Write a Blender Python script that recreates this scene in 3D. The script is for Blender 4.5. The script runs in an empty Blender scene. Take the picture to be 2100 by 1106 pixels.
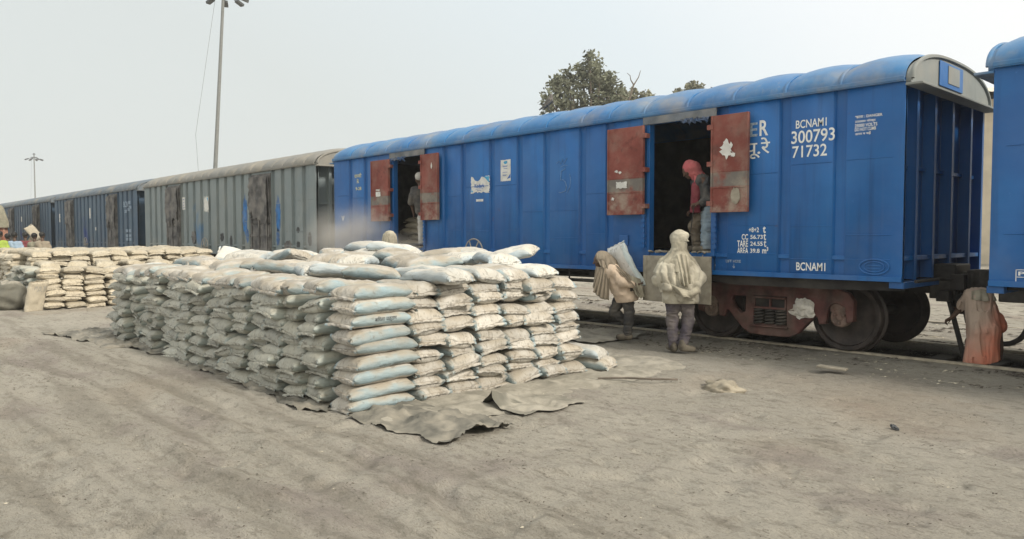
import bpy, bmesh, math, random
import numpy as np
from mathutils import Vector, Matrix, Euler, noise as mnoise
R = math.radians
S = bpy.context.scene
COL = S.collection

# ------------------------------------------------------------------ camera, sky, sun, exposure
cam_d = bpy.data.cameras.new("camera")
cam = bpy.data.objects.new("camera", cam_d); COL.objects.link(cam)
cam.location = (3.523, -9.802, 1.589)
_yaw, _pit, _rol = R(46.976), R(-2.56), R(-0.078)
_fw = Vector((-math.sin(_yaw)*math.cos(_pit), math.cos(_yaw)*math.cos(_pit), math.sin(_pit)))
_rt = Vector((math.cos(_yaw), math.sin(_yaw), 0)); _up = _rt.cross(_fw)
_r2 = _rt*math.cos(_rol) + _up*math.sin(_rol); _u2 = -_rt*math.sin(_rol) + _up*math.cos(_rol)
cam.rotation_euler = Matrix((_r2, _u2, -_fw)).transposed().to_euler()
cam_d.sensor_fit = 'HORIZONTAL'; cam_d.sensor_width = 36.0
cam_d.lens = 36.0*1557.4/2100.0
cam_d.clip_start = 0.05; cam_d.clip_end = 6000
S.camera = cam
S.render.resolution_x, S.render.resolution_y = 1024, 539

SUN_EL, SUN_AZ = R(39), R(9)       # azimuth measured from +X towards +Y
W = bpy.data.worlds.new("World"); S.world = W; W.use_nodes = True
nt = W.node_tree; nt.nodes.clear()
def wn(t, **k):
    n = nt.nodes.new(t)
    for a, b in k.items(): setattr(n, a, b)
    return n
out = wn('ShaderNodeOutputWorld'); bg = wn('ShaderNodeBackground'); sky = wn('ShaderNodeTexSky')
sky.sky_type = 'NISHITA'; sky.sun_disc = False; sky.sun_elevation = SUN_EL
sky.sun_rotation = R(90) - SUN_AZ; sky.air_density = 1.6; sky.dust_density = 7.0; sky.ozone_density = 1.0
# thick milky haze lying over the clear sky: brighter and warmer on the sun's side
tc = wn('ShaderNodeTexCoord'); sep = wn('ShaderNodeSeparateXYZ'); nt.links.new(tc.outputs['Generated'], sep.inputs[0])
dot = wn('ShaderNodeVectorMath', operation='DOT_PRODUCT')
nt.links.new(tc.outputs['Generated'], dot.inputs[0])
dot.inputs[1].default_value = (math.cos(SUN_AZ)*math.cos(SUN_EL), math.sin(SUN_AZ)*math.cos(SUN_EL), math.sin(SUN_EL))
mr = wn('ShaderNodeMapRange'); mr.inputs['From Min'].default_value = -0.5; mr.inputs['From Max'].default_value = 0.5
nt.links.new(dot.outputs['Value'], mr.inputs['Value'])
cr = wn('ShaderNodeValToRGB'); nt.links.new(mr.outputs[0], cr.inputs[0])
e = cr.color_ramp.elements; e[0].position = 0.0; e[0].color = (6.7, 7.1, 7.0, 1); e[1].position = 1.0; e[1].color = (10.6, 10.2, 8.7, 1)
for ps, cl in ((.28, (7.4, 8.1, 8.4)), (.48, (8.8, 9.1, 9.25)), (.70, (9.9, 9.8, 9.4))):
    x = e.new(ps); x.color = (*cl, 1)
mix = wn('ShaderNodeMixRGB'); mix.inputs[0].default_value = 0.92
nt.links.new(sky.outputs[0], mix.inputs[1]); nt.links.new(cr.outputs[0], mix.inputs[2])
nt.links.new(mix.outputs[0], bg.inputs[0]); bg.inputs[1].default_value = 0.10
nt.links.new(bg.outputs[0], out.inputs[0])

sun_d = bpy.data.lights.new("sun", 'SUN'); sun_d.energy = 3.2; sun_d.angle = R(10); sun_d.color = (1.0, 0.92, 0.80)
sun = bpy.data.objects.new("sun", sun_d); COL.objects.link(sun); sun.location = (30, 5, 40)
sun.rotation_euler = Vector((math.cos(SUN_AZ)*math.cos(SUN_EL), math.sin(SUN_AZ)*math.cos(SUN_EL), math.sin(SUN_EL))).to_track_quat('Z', 'Y').to_euler()

S.view_settings.view_transform = 'Standard'; S.view_settings.look = 'None'
S.view_settings.exposure = 0.2; S.view_settings.gamma = 1.0
S.view_settings.use_curve_mapping = False
S.cycles.max_bounces = 6; S.cycles.diffuse_bounces = 3; S.cycles.volume_bounces = 1

# ------------------------------------------------------------------ helpers
ORD = ['zeroth','first','second','third','fourth','fifth','sixth','seventh','eighth','ninth','tenth','eleventh','twelfth','thirteenth','fourteenth','fifteenth','sixteenth','seventeenth','eighteenth','nineteenth','twentieth']
def tag(o, label=None, cat=None, group=None, kind=None):
    if label: o['label'] = label
    if cat: o['category'] = cat
    if group: o['group'] = group
    if kind: o['kind'] = kind
    return o
def empty(name, loc=(0,0,0), rz=0, label=None, cat=None, group=None):
    o = bpy.data.objects.new(name, None); COL.objects.link(o); o.location = loc; o.rotation_euler = (0, 0, rz)
    o.empty_display_size = 0.2
    return tag(o, label, cat, group)
def link(name, me, mat=None, parent=None):
    o = bpy.data.objects.new(name, me); COL.objects.link(o)
    if mat is not None:
        for m in (mat if isinstance(mat, (list, tuple)) else [mat]): me.materials.append(m)
    if parent: o.parent = parent
    return o
class MB:
    def __init__(s): s.v = []; s.f = []; s.mi = []; s.m = 0
    def add(s, vs, fs):
        k = len(s.v); s.v += [tuple(p) for p in vs]; s.f += [tuple(i+k for i in q) for q in fs]; s.mi += [s.m]*len(fs); return s
    def box(s, x0, x1, y0, y1, z0, z1, M=None):
        p = [(x0,y0,z0),(x1,y0,z0),(x1,y1,z0),(x0,y1,z0),(x0,y0,z1),(x1,y0,z1),(x1,y1,z1),(x0,y1,z1)]
        if M is not None: p = [M @ Vector(q) for q in p]
        return s.add(p, [(3,2,1,0),(4,5,6,7),(0,1,5,4),(1,2,6,5),(2,3,7,6),(3,0,4,7)])
    def obox(s, c, size, rot=(0,0,0)):
        M = Matrix.Translation(c) @ Euler(rot).to_matrix().to_4x4(); a, b, d = [q/2 for q in size]
        return s.box(-a, a, -b, b, -d, d, M)
    def bar(s, a, b, w, h=None):
        a, b = Vector(a), Vector(b); d = b - a; q = d.to_track_quat('X', 'Z').to_matrix().to_4x4(); h = h or w
        return s.box(0, d.length, -w/2, w/2, -h/2, h/2, Matrix.Translation(a) @ q)
    def tube(s, pts, r, n=8, cap=True):
        pts = [Vector(p) for p in pts]; rs = r if isinstance(r, (list, tuple)) else [r]*len(pts); vs = []; fs = []
        up = None
        for i, p in enumerate(pts):
            t = (pts[min(i+1, len(pts)-1)] - pts[max(i-1, 0)]).normalized()
            if up is None: up = Vector((0,0,1)) if abs(t.z) < .9 else Vector((1,0,0))
            a = t.cross(up).normalized(); up = a.cross(t).normalized()
            for k in range(n):
                an = 2*math.pi*k/n; vs.append(p + (a*math.cos(an) + up*math.sin(an))*rs[i])
        for i in range(len(pts)-1):
            for k in range(n):
                fs.append((i*n+k, i*n+(k+1)%n, (i+1)*n+(k+1)%n, (i+1)*n+k))
        if cap: fs.append(tuple(range(n))); fs.append(tuple(reversed(range((len(pts)-1)*n, len(pts)*n))))
        return s.add(vs, fs)
    def lathe(s, prof, c, axis='Y', n=32, close=False):   # prof: (radius, along axis)
        vs = []; fs = []
        for (r, h) in prof:
            for k in range(n):
                a = 2*math.pi*k/n; x, y = r*math.cos(a), r*math.sin(a)
                p = (x, h, y) if axis == 'Y' else (x, y, h) if axis == 'Z' else (h, x, y)
                vs.append((c[0]+p[0], c[1]+p[1], c[2]+p[2]))
        m = len(prof)
        for i in range(m if close else m-1):
            j = (i+1) % m
            for k in range(n): fs.append((i*n+k, i*n+(k+1)%n, j*n+(k+1)%n, j*n+k))
        if not close: fs.append(tuple(range(n))); fs.append(tuple(reversed(range((m-1)*n, m*n))))
        return s.add(vs, fs)
    def grid(s, P, wrap=False):         # P: array [n][m] of points
        n, m = len(P), len(P[0]); vs = [q for row in P for q in row]; fs = []
        for i in range(n-1):
            for k in range(m if wrap else m-1):
                fs.append((i*m+k, i*m+(k+1)%m, (i+1)*m+(k+1)%m, (i+1)*m+k))
        return s.add(vs, fs)
    def build(s, name, mat=None, parent=None, bevel=0, smooth=None, seg=1, recalc=True):
        me = bpy.data.meshes.new(name); me.from_pydata(s.v, [], s.f)
        if any(s.mi): me.polygons.foreach_set('material_index', s.mi)
        bm = bmesh.new(); bm.from_mesh(me)
        if recalc: bmesh.ops.recalc_face_normals(bm, faces=bm.faces)
        if bevel:
            ed = [q for q in bm.edges if len(q.link_faces) == 2 and q.calc_face_angle(0) > R(25)]
            bmesh.ops.bevel(bm, geom=ed, offset=bevel, segments=seg, affect='EDGES', profile=.5, clamp_overlap=True)
        if smooth is not None:
            for q in bm.faces: q.smooth = True
            for q in bm.edges:
                if len(q.link_faces) == 2 and q.calc_face_angle(0) > R(smooth): q.smooth = False
        bm.to_mesh(me); bm.free(); me.update()
        return link(name, me, mat, parent)
def from_curve(cu):
    o = bpy.data.objects.new('tmp', cu); COL.objects.link(o)
    dg = bpy.context.evaluated_depsgraph_get(); me = bpy.data.meshes.new_from_object(o.evaluated_get(dg))
    bpy.data.objects.remove(o); bpy.data.curves.remove(cu); return me
def poly_mesh(loops, depth, bevel=0, bres=1):      # 2-D outlines (the inner ones are holes), extruded +-depth along local z
    cu = bpy.data.curves.new('c', 'CURVE'); cu.dimensions = '2D'; cu.fill_mode = 'BOTH'; cu.extrude = depth
    cu.bevel_depth = bevel; cu.bevel_resolution = bres
    for L in loops:
        sp = cu.splines.new('POLY'); sp.points.add(len(L)-1); sp.use_cyclic_u = True
        for p, q in zip(sp.points, L): p.co = (q[0], q[1], 0, 1)
    return from_curve(cu)
def xform(me, fn):
    for v in me.vertices: v.co = fn(v.co)
    me.update(); return me
def side_poly(name, loops, y, depth, mat, parent, bevel=0):      # outline in x-z standing in a plane of constant y
    me = xform(poly_mesh(loops, depth, bevel), lambda c: Vector((c.x, y - c.z, c.y)))
    return link(name, me, mat, parent)
def text_mesh(body, weight=0.0, space=1.0):
    cu = bpy.data.curves.new('t', 'FONT'); cu.body = body; cu.offset = weight; cu.space_character = space; cu.resolution_u = 4
    return from_curve(cu)
def side_text(name, body, x0, x1, z0, z1, mat, parent, y=-.004, weight=0.012, space=1.0, shear=0):
    me = text_mesh(body, weight, space); xs = [v.co.x for v in me.vertices]; ys = [v.co.y for v in me.vertices]
    a, b, c, d = min(xs), max(xs), min(ys), max(ys)
    xform(me, lambda q: Vector((x0 + (q.x-a)/(b-a)*(x1-x0), y, z0 + (q.y-c)/(d-c)*(z1-z0))))
    me.flip_normals() if me.polygons and me.polygons[0].normal.y > 0 else None
    return link(name, me, mat, parent)
def fbm(x, y, z=0.0, o=4):
    return mnoise.fractal(Vector((x, y, z)), 1.0, 2.0, o)

# value noise on numpy arrays for the ground and cloth
_rng = np.random.default_rng(5); _T = _rng.random((256, 256))
def vnoise(x, y, sd=0):
    x = np.asarray(x, float) + sd*17.3; y = np.asarray(y, float) + sd*9.7
    i = np.floor(x).astype(int); j = np.floor(y).astype(int); u = x-i; v = y-j; u = u*u*(3-2*u); v = v*v*(3-2*v)
    T = lambda a, b: _T[a % 256, b % 256]
    return (T(i,j)*(1-u)+T(i+1,j)*u)*(1-v) + (T(i,j+1)*(1-u)+T(i+1,j+1)*u)*v - .5
def vfbm(x, y, o=4, sd=0):
    r = 0; a = 1
    for k in range(o): r = r + a*vnoise(x*2**k, y*2**k, sd+k); a *= .5
    return r

# ------------------------------------------------------------------ materials
class N:
    def __init__(s, name):
        s.m = bpy.data.materials.new(name); s.m.use_nodes = True; s.t = s.m.node_tree; s.t.nodes.clear()
        s.out = s.n('ShaderNodeOutputMaterial'); s.b = s.n('ShaderNodeBsdfPrincipled'); s.l(s.b.outputs[0], s.out.inputs[0])
        s.tc = s.n('ShaderNodeTexCoord')
    def n(s, t, **k):
        q = s.t.nodes.new(t)
        for a, b in k.items(): setattr(q, a, b)
        return q
    def l(s, a, b): s.t.links.new(a, b)
    def co(s, scale=(1,1,1), src='Object', rot=(0,0,0)):
        mp = s.n('ShaderNodeMapping'); mp.inputs['Scale'].default_value = scale; mp.inputs['Rotation'].default_value = rot
        s.l(s.tc.outputs[src], mp.inputs[0]); return mp.outputs[0]
    def noise(s, scale, detail=4, rough=.55, st=(1,1,1), src='Object', dist=0):
        q = s.n('ShaderNodeTexNoise'); q.inputs['Scale'].default_value = scale; q.inputs['Detail'].default_value = detail
        q.inputs['Roughness'].default_value = rough; q.inputs['Distortion'].default_value = dist
        s.l(s.co(st, src), q.inputs['Vector']); return q.outputs['Fac']
    def ramp(s, v, a, b, smooth=True):
        q = s.n('ShaderNodeMapRange'); q.interpolation_type = 'SMOOTHSTEP' if smooth else 'LINEAR'
        q.inputs['From Min'].default_value = a; q.inputs['From Max'].default_value = b
        s.l(v, q.inputs['Value']); return q.outputs[0]
    def math(s, op, a, b=None):
        q = s.n('ShaderNodeMath', operation=op)
        for i, w in enumerate((a, b)):
            if w is None: continue
            if isinstance(w, (int, float)): q.inputs[i].default_value = w
            else: s.l(w, q.inputs[i])
        return q.outputs[0]
    def mix(s, a, b, f, mode='MIX'):
        q = s.n('ShaderNodeMixRGB', blend_type=mode)
        for i, w in ((0, f), (1, a), (2, b)):
            if isinstance(w, (int, float)): q.inputs[i].default_value = w
            elif isinstance(w, tuple): q.inputs[i].default_value = (*w, 1) if len(w) == 3 else w
            else: s.l(w, q.inputs[i])
        return q.outputs[0]
    def xyz(s, src='Object'):
        q = s.n('ShaderNodeSeparateXYZ'); s.l(s.tc.outputs[src], q.inputs[0]); return q.outputs
    def nz(s):
        g = s.n('ShaderNodeNewGeometry'); q = s.n('ShaderNodeSeparateXYZ'); s.l(g.outputs['Normal'], q.inputs[0]); return q.outputs[2]
    def rnd(s): return s.n('ShaderNodeObjectInfo').outputs['Random']
    def bump(s, h, strength=.3, dist=.01):
        q = s.n('ShaderNodeBump'); q.inputs['Strength'].default_value = strength; q.inputs['Distance'].default_value = dist
        s.l(h, q.inputs['Height'])
        if s.b.inputs['Normal'].links: s.l(s.b.inputs['Normal'].links[0].from_socket, q.inputs['Normal'])
        s.l(q.outputs[0], s.b.inputs['Normal']); return s
    def fin(s, col, rough=.7, metal=0, spec=.5):
        i = s.b.inputs
        if isinstance(col, tuple): i['Base Color'].default_value = (*col, 1)
        else: s.l(col, i['Base Color'])
        if isinstance(rough, (int, float)): i['Roughness'].default_value = rough
        else: s.l(rough, i['Roughness'])
        i['Metallic'].default_value = metal; i['Specular IOR Level'].default_value = spec
        return s.m
def plain(name, c, rough=.8, var=.25, sc=6, bump=.25, bsc=60, spec=.3, dust=None):
    n = N(name); f = n.noise(sc, 5); d = tuple(q*(1-var) for q in c); l = tuple(min(q*(1+var), .95) for q in c)
    col = n.mix(d, l, n.ramp(f, .3, .7))
    if dust: col = n.mix(col, (.36,.32,.26), n.math('MULTIPLY', n.ramp(n.noise(3, 5), .35, .75), dust))
    n.bump(n.noise(bsc, 4), bump, .004); return n.fin(col, rough, 0, spec)

DUST = (.37, .335, .275)
def paint(name, base, alt, dust=.35, low=1.0, rust=.1, rough=.42, wave=.5, patch=None, streak=.4):
    """weathered wagon paint: tone patches, vertical wash streaks, dust film thicker near the sill, rust flecks, buckled sheet"""
    n = N(name); z = n.xyz()[2]
    col = n.mix(base, alt, n.ramp(n.noise(.9, 5), .35, .7))
    st = n.noise(1.0, 4, .6, (7, 7, .35)); col = n.mix(col, tuple(q*.6 for q in base), n.math('MULTIPLY', n.ramp(st, .5, .78), streak))
    if patch: col = n.mix(col, patch[0], n.ramp(n.noise(patch[1], 3), patch[2], patch[2]+.06))
    lowm = n.ramp(z, low+1.1, low); dn = n.ramp(n.noise(1.3, 6, .62), .42, .75)
    dm = n.math('MULTIPLY', n.math('ADD', n.math('MULTIPLY', lowm, .75), .3), dn)
    col = n.mix(col, DUST, n.math('MULTIPLY', dm, dust))
    if rust:
        rm = n.math('MULTIPLY', n.ramp(n.noise(5, 8, .7), .62, .72), n.ramp(n.noise(.7, 2), .45, .6))
        col = n.mix(col, (.12,.055,.03), n.math('MULTIPLY', rm, rust))
    sc = n.math('MULTIPLY', n.ramp(n.noise(14, 8, .75, (1, 1, .5)), .63, .69), n.ramp(n.noise(1.1, 2), .42, .62)); col = n.mix(col, tuple(min(1, q*1.6+.05) for q in base), n.math('MULTIPLY', sc, .5))
    wsh = n.math('MULTIPLY', n.ramp(n.noise(1.0, 5, .65, (11, 11, .3)), .52, .75), n.ramp(n.noise(.5, 2), .40, .62)); col = n.mix(col, DUST, n.math('MULTIPLY', wsh, dust*.4))
    n.bump(n.noise(1.6, 2), wave, .06); n.bump(n.noise(5, 3), .15, .02); n.bump(n.noise(90, 3), .12, .002)
    r = n.math('ADD', n.math('MULTIPLY', dm, .5), rough)
    return n.fin(col, r, 0, .45)
M = {}
M['blue'] = paint('blue_paint', (.006,.098,.33), (.010,.128,.385), dust=.15, low=.9, rust=.35, streak=.7)
M['blue_roof'] = paint('blue_roof_paint', (.022,.14,.36), (.05,.19,.40), dust=.6, low=3.6, rust=.05, rough=.36, wave=.25)
M['blue_dark'] = paint('shaded_blue_paint', (.009,.08,.26), (.012,.095,.29), dust=.12, rust=.1)  # the side blue made darker: shade between the wagons put into the colour
M['grey_paint'] = paint('grey_green_paint', (.185,.23,.25), (.225,.262,.275), dust=.45, low=.9, rust=.5, rough=.6, patch=((.03,.16,.36), .33, .67))
M['grey_roof'] = paint('grey_roof_paint', (.19,.195,.19), (.245,.235,.215), dust=.5, low=3.6, rust=.9, rough=.65)
M['slate_paint'] = paint('slate_blue_paint', (.040,.085,.15), (.06,.11,.17), dust=.4, low=.9, rust=.35, rough=.55, patch=((.012,.05,.22), .35, .66))
M['slate_roof'] = paint('slate_roof_paint', (.10,.13,.165), (.13,.16,.19), dust=.55, low=3.6, rust=.5, rough=.6)
M['cap_grey'] = paint('end_cap_paint', (.19,.215,.22), (.24,.255,.255), dust=.4, low=3.4, rust=.25, rough=.7)
def red_leaf():
    n = N('red_oxide_paint'); x, y, z = n.xyz()
    col = n.mix((.19,.052,.042), (.27,.088,.072), n.ramp(n.noise(2.2, 6), .35, .7))
    col = n.mix(col, (.12,.04,.035), n.math('MULTIPLY', n.ramp(n.noise(5, 7, .68), .55, .68), .8))
    band = n.math('MULTIPLY', n.ramp(z, 2.28, 2.30), n.ramp(z, 2.50, 2.48))
    col = n.mix(col, (.16,.145,.135), n.math('MULTIPLY', band, n.ramp(n.noise(4, 4), .3, .5)))
    col = n.mix(col, DUST, n.math('MULTIPLY', n.ramp(n.noise(3.2, 7, .66), .40, .72), n.math('ADD', n.math('MULTIPLY', n.ramp(z, 2.9, 1.95), .6), .22)))
    n.bump(n.noise(2.5, 3), .5, .03); n.bump(n.noise(50, 5), .3, .004)
    return n.fin(col, .75, 0, .3)
M['red'] = red_leaf()
M['black_iron'] = plain('black_iron', (.022,.021,.021), .6, .4, 8, .4, 70, .4, dust=.18)
M['dark_under'] = plain('dark_underframe', (.018,.017,.018), .75, .3, 5, .3, 60, .3, dust=.10)
M['bogie_red'] = plain('bogie_oxide', (.080,.030,.027), .65, .5, 5, .5, 60, .35, dust=.2)
M['wheel'] = plain('wheel_steel', (.030,.022,.020), .55, .4, 6, .3, 60, .4, dust=.05)
M['rail_steel'] = plain('rail_steel', (.36,.32,.25), .6, .25, 10, .3, 80, .4, dust=.5)
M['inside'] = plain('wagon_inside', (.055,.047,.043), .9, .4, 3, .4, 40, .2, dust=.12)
M['white'] = plain('white_lettering', (.74,.76,.76), .7, .12, 14, .1, 90, .3)
M['white_faint'] = plain('worn_lettering', (.30,.38,.48), .8, .35, 22, .1, 90, .2)
M['chalk'] = plain('chalk_mark', (.16,.27,.47), .9, .4, 25, .1, 90, .1)
M['yellow'] = plain('yellow_white_lettering', (.60,.58,.36), .8, .25, 20, .1, 90, .2)
M['paper'] = plain('paper', (.66,.66,.64), .85, .12, 9, .2, 40, .2)
M['cyan_print'] = plain('cyan_print', (.07,.34,.58), .7, .15, 9, .1, 40, .3)
M['blue_print'] = plain('blue_print', (.05,.14,.42), .7, .15, 9, .1, 40, .3)
M['wood'] = plain('dusty_board', (.33,.30,.245), .9, .2, 7, .5, 30, .2)
M['rubber'] = plain('rubber_hose', (.016,.016,.017), .6, .3, 8, .2, 50, .4, dust=.12)
M['galv'] = plain('galvanised_steel', (.17,.18,.18), .5, .15, 8, .1, 40, .5)
M['lamp_dark'] = plain('lamp_housing', (.05,.055,.06), .5, .2, 8, .1, 40, .5)
M['skin'] = plain('brown_skin', (.085,.045,.03), .6, .2, 9, .2, 90, .35, dust=.12)
M['hair'] = plain('black_hair', (.012,.011,.011), .6, .3, 20, .3, 80, .4)
def cloth(name, c, dust=.35, sc=1.0, var=.18):
    n = N(name); col = n.mix(tuple(q*(1-var) for q in c), tuple(min(q*(1+var), .9) for q in c), n.ramp(n.noise(5*sc, 5), .3, .7))
    col = n.mix(col, (.36,.32,.255), n.math('MULTIPLY', n.ramp(n.noise(4*sc, 6, .62), .35, .7), dust))
    n.bump(n.noise(9, 4, .6, (1, 1, .45)), .55, .03); n.bump(n.noise(160, 2), .15, .002); return n.fin(col, .9, 0, .15)
# ------------------------------------------------------------------ ground, track bed
GZ = -0.10
def axis(a, b, st, lo, hi, g=1.07):
    c = list(np.arange(a, b, st)); q = [a]; d = st
    while q[-1] > lo: d *= g; q.append(q[-1]-d)
    p = [c[-1]]; d = st
    while p[-1] < hi: d *= g; p.append(p[-1]+d)
    return np.array(q[:0:-1] + c + p[1:])
def ground_h(x, y):
    near = np.clip(1.15 - np.abs(y+6.5)/14, 0, 1) * np.clip(1 - np.abs(x)/45, 0.1, 1)
    h = .035*vfbm(x*.35, y*.35, 3, 1) + .020*vfbm(x*1.1, y*1.6, 4, 2) + .020*vfbm(x*5, y*6.5, 4, 3)
    # wheel ruts running beside the train
    for (c, w, a) in ((-6.75, .16, .020), (-6.98, .10, .014), (-7.5, .2, .024), (-7.95, .14, .018), (-8.5, .22, .022), (-5.6, .12, .0), (-9.0, .15, .016), (-10.1, .3, .02)):
        yc = c + .16*np.sin(x*.35 + c*3) + .10*vnoise(x*.8, x*0+c, 5)
        d = (y-yc)/w; side = np.clip((x+14)/3, 0, 1)
        h = h + side*(-a*np.exp(-d*d) + .7*a*np.exp(-(np.abs(d)-1.5)**2*3.5))*(1.3+.9*vnoise(x*1.5, y*0+c, 6))
        h = h + side*.004*np.exp(-d*d)*np.sin(x*26 + np.abs(d)*2.5)*(vnoise(x*.9, y*0+c, 9) > -.1)
    # trampled heel and toe prints
    f = vfbm(x*3.1+7, y*4.3, 2, 11); h = h - .045*np.clip(f-.14, 0, .3)*2.6 + .012*np.clip(.14-np.abs(f-.14), 0, .1)
    h = h*near
    h = GZ + h - .004
    # shoulder up to the near rail, sunken bed between the rails, dusty ledge beyond
    up = np.clip((y-.15)/.45, 0, 1); up = up*up*(3-2*up)
    h = np.where(y < .66, h*(1-up) + (-.035 + (h-GZ)*.35)*up, h)
    bed = -.20 + .03*vfbm(x*2, y*2, 3, 20)
    far = -.045 + .05*vfbm(x*.9, y*1.2, 4, 21) + np.clip((y-6)/60, 0, 1)*.25*(1+vfbm(x*.1, y*.1, 2, 8))
    t1 = np.clip((y-.76)/.08, 0, 1); t2 = np.clip((y-2.27)/.08, 0, 1)
    h = np.where(y >= .66, (-.035)*(1-t1) + bed*t1, h)
    return np.where(y > 2.2, bed*(1-t2) + far*t2, h)
def build_ground():
    xs = axis(-3.4, 4.6, .024, -1500, 1500, 1.05); yl = axis(-9.4, -4.0, .024, -1500, .55, 1.04)
    yh = np.concatenate([np.arange(.55, 2.6, .05)]); t = [2.6]; d = .06
    while t[-1] < 1500: d *= 1.09; t.append(t[-1]+d)
    ys = np.concatenate([yl[yl < .54], yh, np.array(t)])
    X, Y = np.meshgrid(xs, ys, indexing='ij'); Z = ground_h(X, Y)
    n, m = X.shape; co = np.stack([X, Y, Z], -1).reshape(-1, 3)
    i, j = np.meshgrid(np.arange(n-1), np.arange(m-1), indexing='ij'); b = (i*m+j).ravel()
    q = np.stack([b, b+m, b+m+1, b+1], 1)
    me = bpy.data.meshes.new('ground'); me.vertices.add(len(co)); me.vertices.foreach_set('co', co.ravel())
    me.loops.add(q.size); me.loops.foreach_set('vertex_index', q.ravel()); me.polygons.add(len(q))
    me.polygons.foreach_set('loop_start', np.arange(0, q.size, 4)); me.polygons.foreach_set('loop_total', np.full(len(q), 4))
    me.polygons.foreach_set('use_smooth', np.ones(len(q), bool)); me.update(); me.validate()
    k = N('dusty_earth'); x, y, z = k.xyz()
    c = k.mix((.415,.39,.34), (.48,.453,.40), k.ramp(k.noise(.8, 6), .3, .7))
    c = k.mix(c, (.31,.275,.255), k.math('MULTIPLY', k.ramp(k.noise(.55, 5, .6, (1, 1.6, 1)), .5, .68), .75))
    c = k.mix(c, (.38,.29,.21), k.math('MULTIPLY', k.ramp(k.noise(.23, 3), .52, .7), .45))
    c = k.mix(c, (.20,.175,.145), k.math('MULTIPLY', k.ramp(k.noise(2.4, 7, .68, (.7, 1.3, 1)), .56, .72), .5))
    c = k.mix(c, (.10,.085,.07), k.math('MULTIPLY', k.ramp(k.noise(30, 5, .72, (.6, 1.5, 1)), .60, .68), .7))     # chaff and grit
    c = k.mix(c, (.55,.5,.43), k.math('MULTIPLY', k.ramp(k.noise(44, 3, .6), .70, .74), .5))
    for (yc_, w_) in ((-6.55, .16), (-6.95, .2), (-7.4, .14), (-7.8, .22), (-8.35, .16), (-8.75, .2), (-9.3, .3)):       # rolled darker where the wheels run
        yy = k.math('ADD', y, k.math('MULTIPLY', k.noise(.35, 2), .7)); q_ = k.math('ABSOLUTE', k.math('SUBTRACT', yy, yc_+.35))
        c = k.mix(c, (.25,.23,.195), k.math('MULTIPLY', k.math('MULTIPLY', k.ramp(q_, w_, w_*.3), k.ramp(k.noise(2.2, 5, .6, (.25, 2.5, 1)), .36, .56)), .55))
    # cement-grey spill by the train, near-black band between the rails
    gy = k.math('MULTIPLY', k.math('MULTIPLY', k.ramp(y, -3.2, -.2), k.ramp(y, .9, .6)), k.ramp(k.noise(.7, 5), .25, .6))
    c = k.mix(c, (.30,.285,.25), k.math('MULTIPLY', gy, .65))
    rr = k.math('MULTIPLY', k.ramp(y, .25, .5), k.ramp(k.noise(2.2, 6, .7), .45, .62)); rr = k.math('MULTIPLY', rr, k.ramp(y, .9, .7))
    c = k.mix(c, (.13,.12,.10), k.math('MULTIPLY', rr, .6))
    bed_dark = k.math('MULTIPLY', k.ramp(y, .72, .80), k.ramp(y, 2.36, 2.28)); c = k.mix(c, (.016,.015,.015), bed_dark)
    fb = k.math('MULTIPLY', k.ramp(y, 2.3, 2.6), k.ramp(k.noise(3.2, 7, .7), .52, .64)); c = k.mix(c, (.09,.085,.075), k.math('MULTIPLY', fb, .85))
    c = k.mix(c, (.15,.135,.11), k.math('MULTIPLY', k.ramp(k.noise(70, 5, .72, (.7, 1.3, 1)), .50, .68), .5)); c = k.mix(c, (.50,.465,.40), k.math('MULTIPLY', k.ramp(k.noise(58, 4, .7), .56, .72), .5))
    c = k.mix(c, (.20,.185,.155), k.math('MULTIPLY', k.ramp(k.noise(8, 6, .66, (.8, 1.5, 1)), .50, .66), .5)); c = k.mix(c, (.46,.435,.385), k.math('MULTIPLY', k.ramp(k.noise(5, 6, .66, (.8, 1.5, 1)), .55, .72), .5))  # mottled colour stands in for relief shading under a low sun
    k.bump(k.noise(6, 7, .68, (.7, 1.2, 1)), .9, .07); k.bump(k.noise(42, 6, .72, (.7, 1.3, 1)), 1.0, .035); k.bump(k.noise(190, 2), .4, .003)
    tag(link('ground', me, k.fin(c, .95, 0, .1)), kind='structure')
build_ground()

# rails: each a thing of its own, flat-bottomed section
def rail(y, z0, label, x0=-420, x1=70, mat='rail_steel'):
    P = [(-.062,-.14),(.062,-.14),(.062,-.125),(.012,-.105),(.010,-.045),(.034,-.03),(.035,-.004),(.026,0),(-.026,0),(-.035,-.004),(-.034,-.03),(-.010,-.045),(-.012,-.105),(-.062,-.125)]
    b = MB(); k = len(P)
    b.add([(x, y+p[0], z0+p[1]) for x in (x0, -40, x1) for p in P], [(s*k+i, s*k+(i+1)%k, (s+1)*k+(i+1)%k, (s+1)*k+i) for s in (0, 1) for i in range(k)])
    tag(b.build('rail', M[mat], smooth=30), label, 'rail')
rail(.717, 0, 'dust-caked near rail beside the trampled ground, under the wagon wheels facing us')
rail(2.393, 0, 'far rail under the train, edging the near-black strip')
rail(5.6, -.02, 'dark rail of the second siding, behind the train')

def slab(name, x0, x1, y0, y1, z, m):
    b = MB(); n = 60
    P = [[(x0+(x1-x0)*i/n, y, z) for y in (y0, y1)] for i in range(n+1)]; b.grid(P); return b
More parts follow.
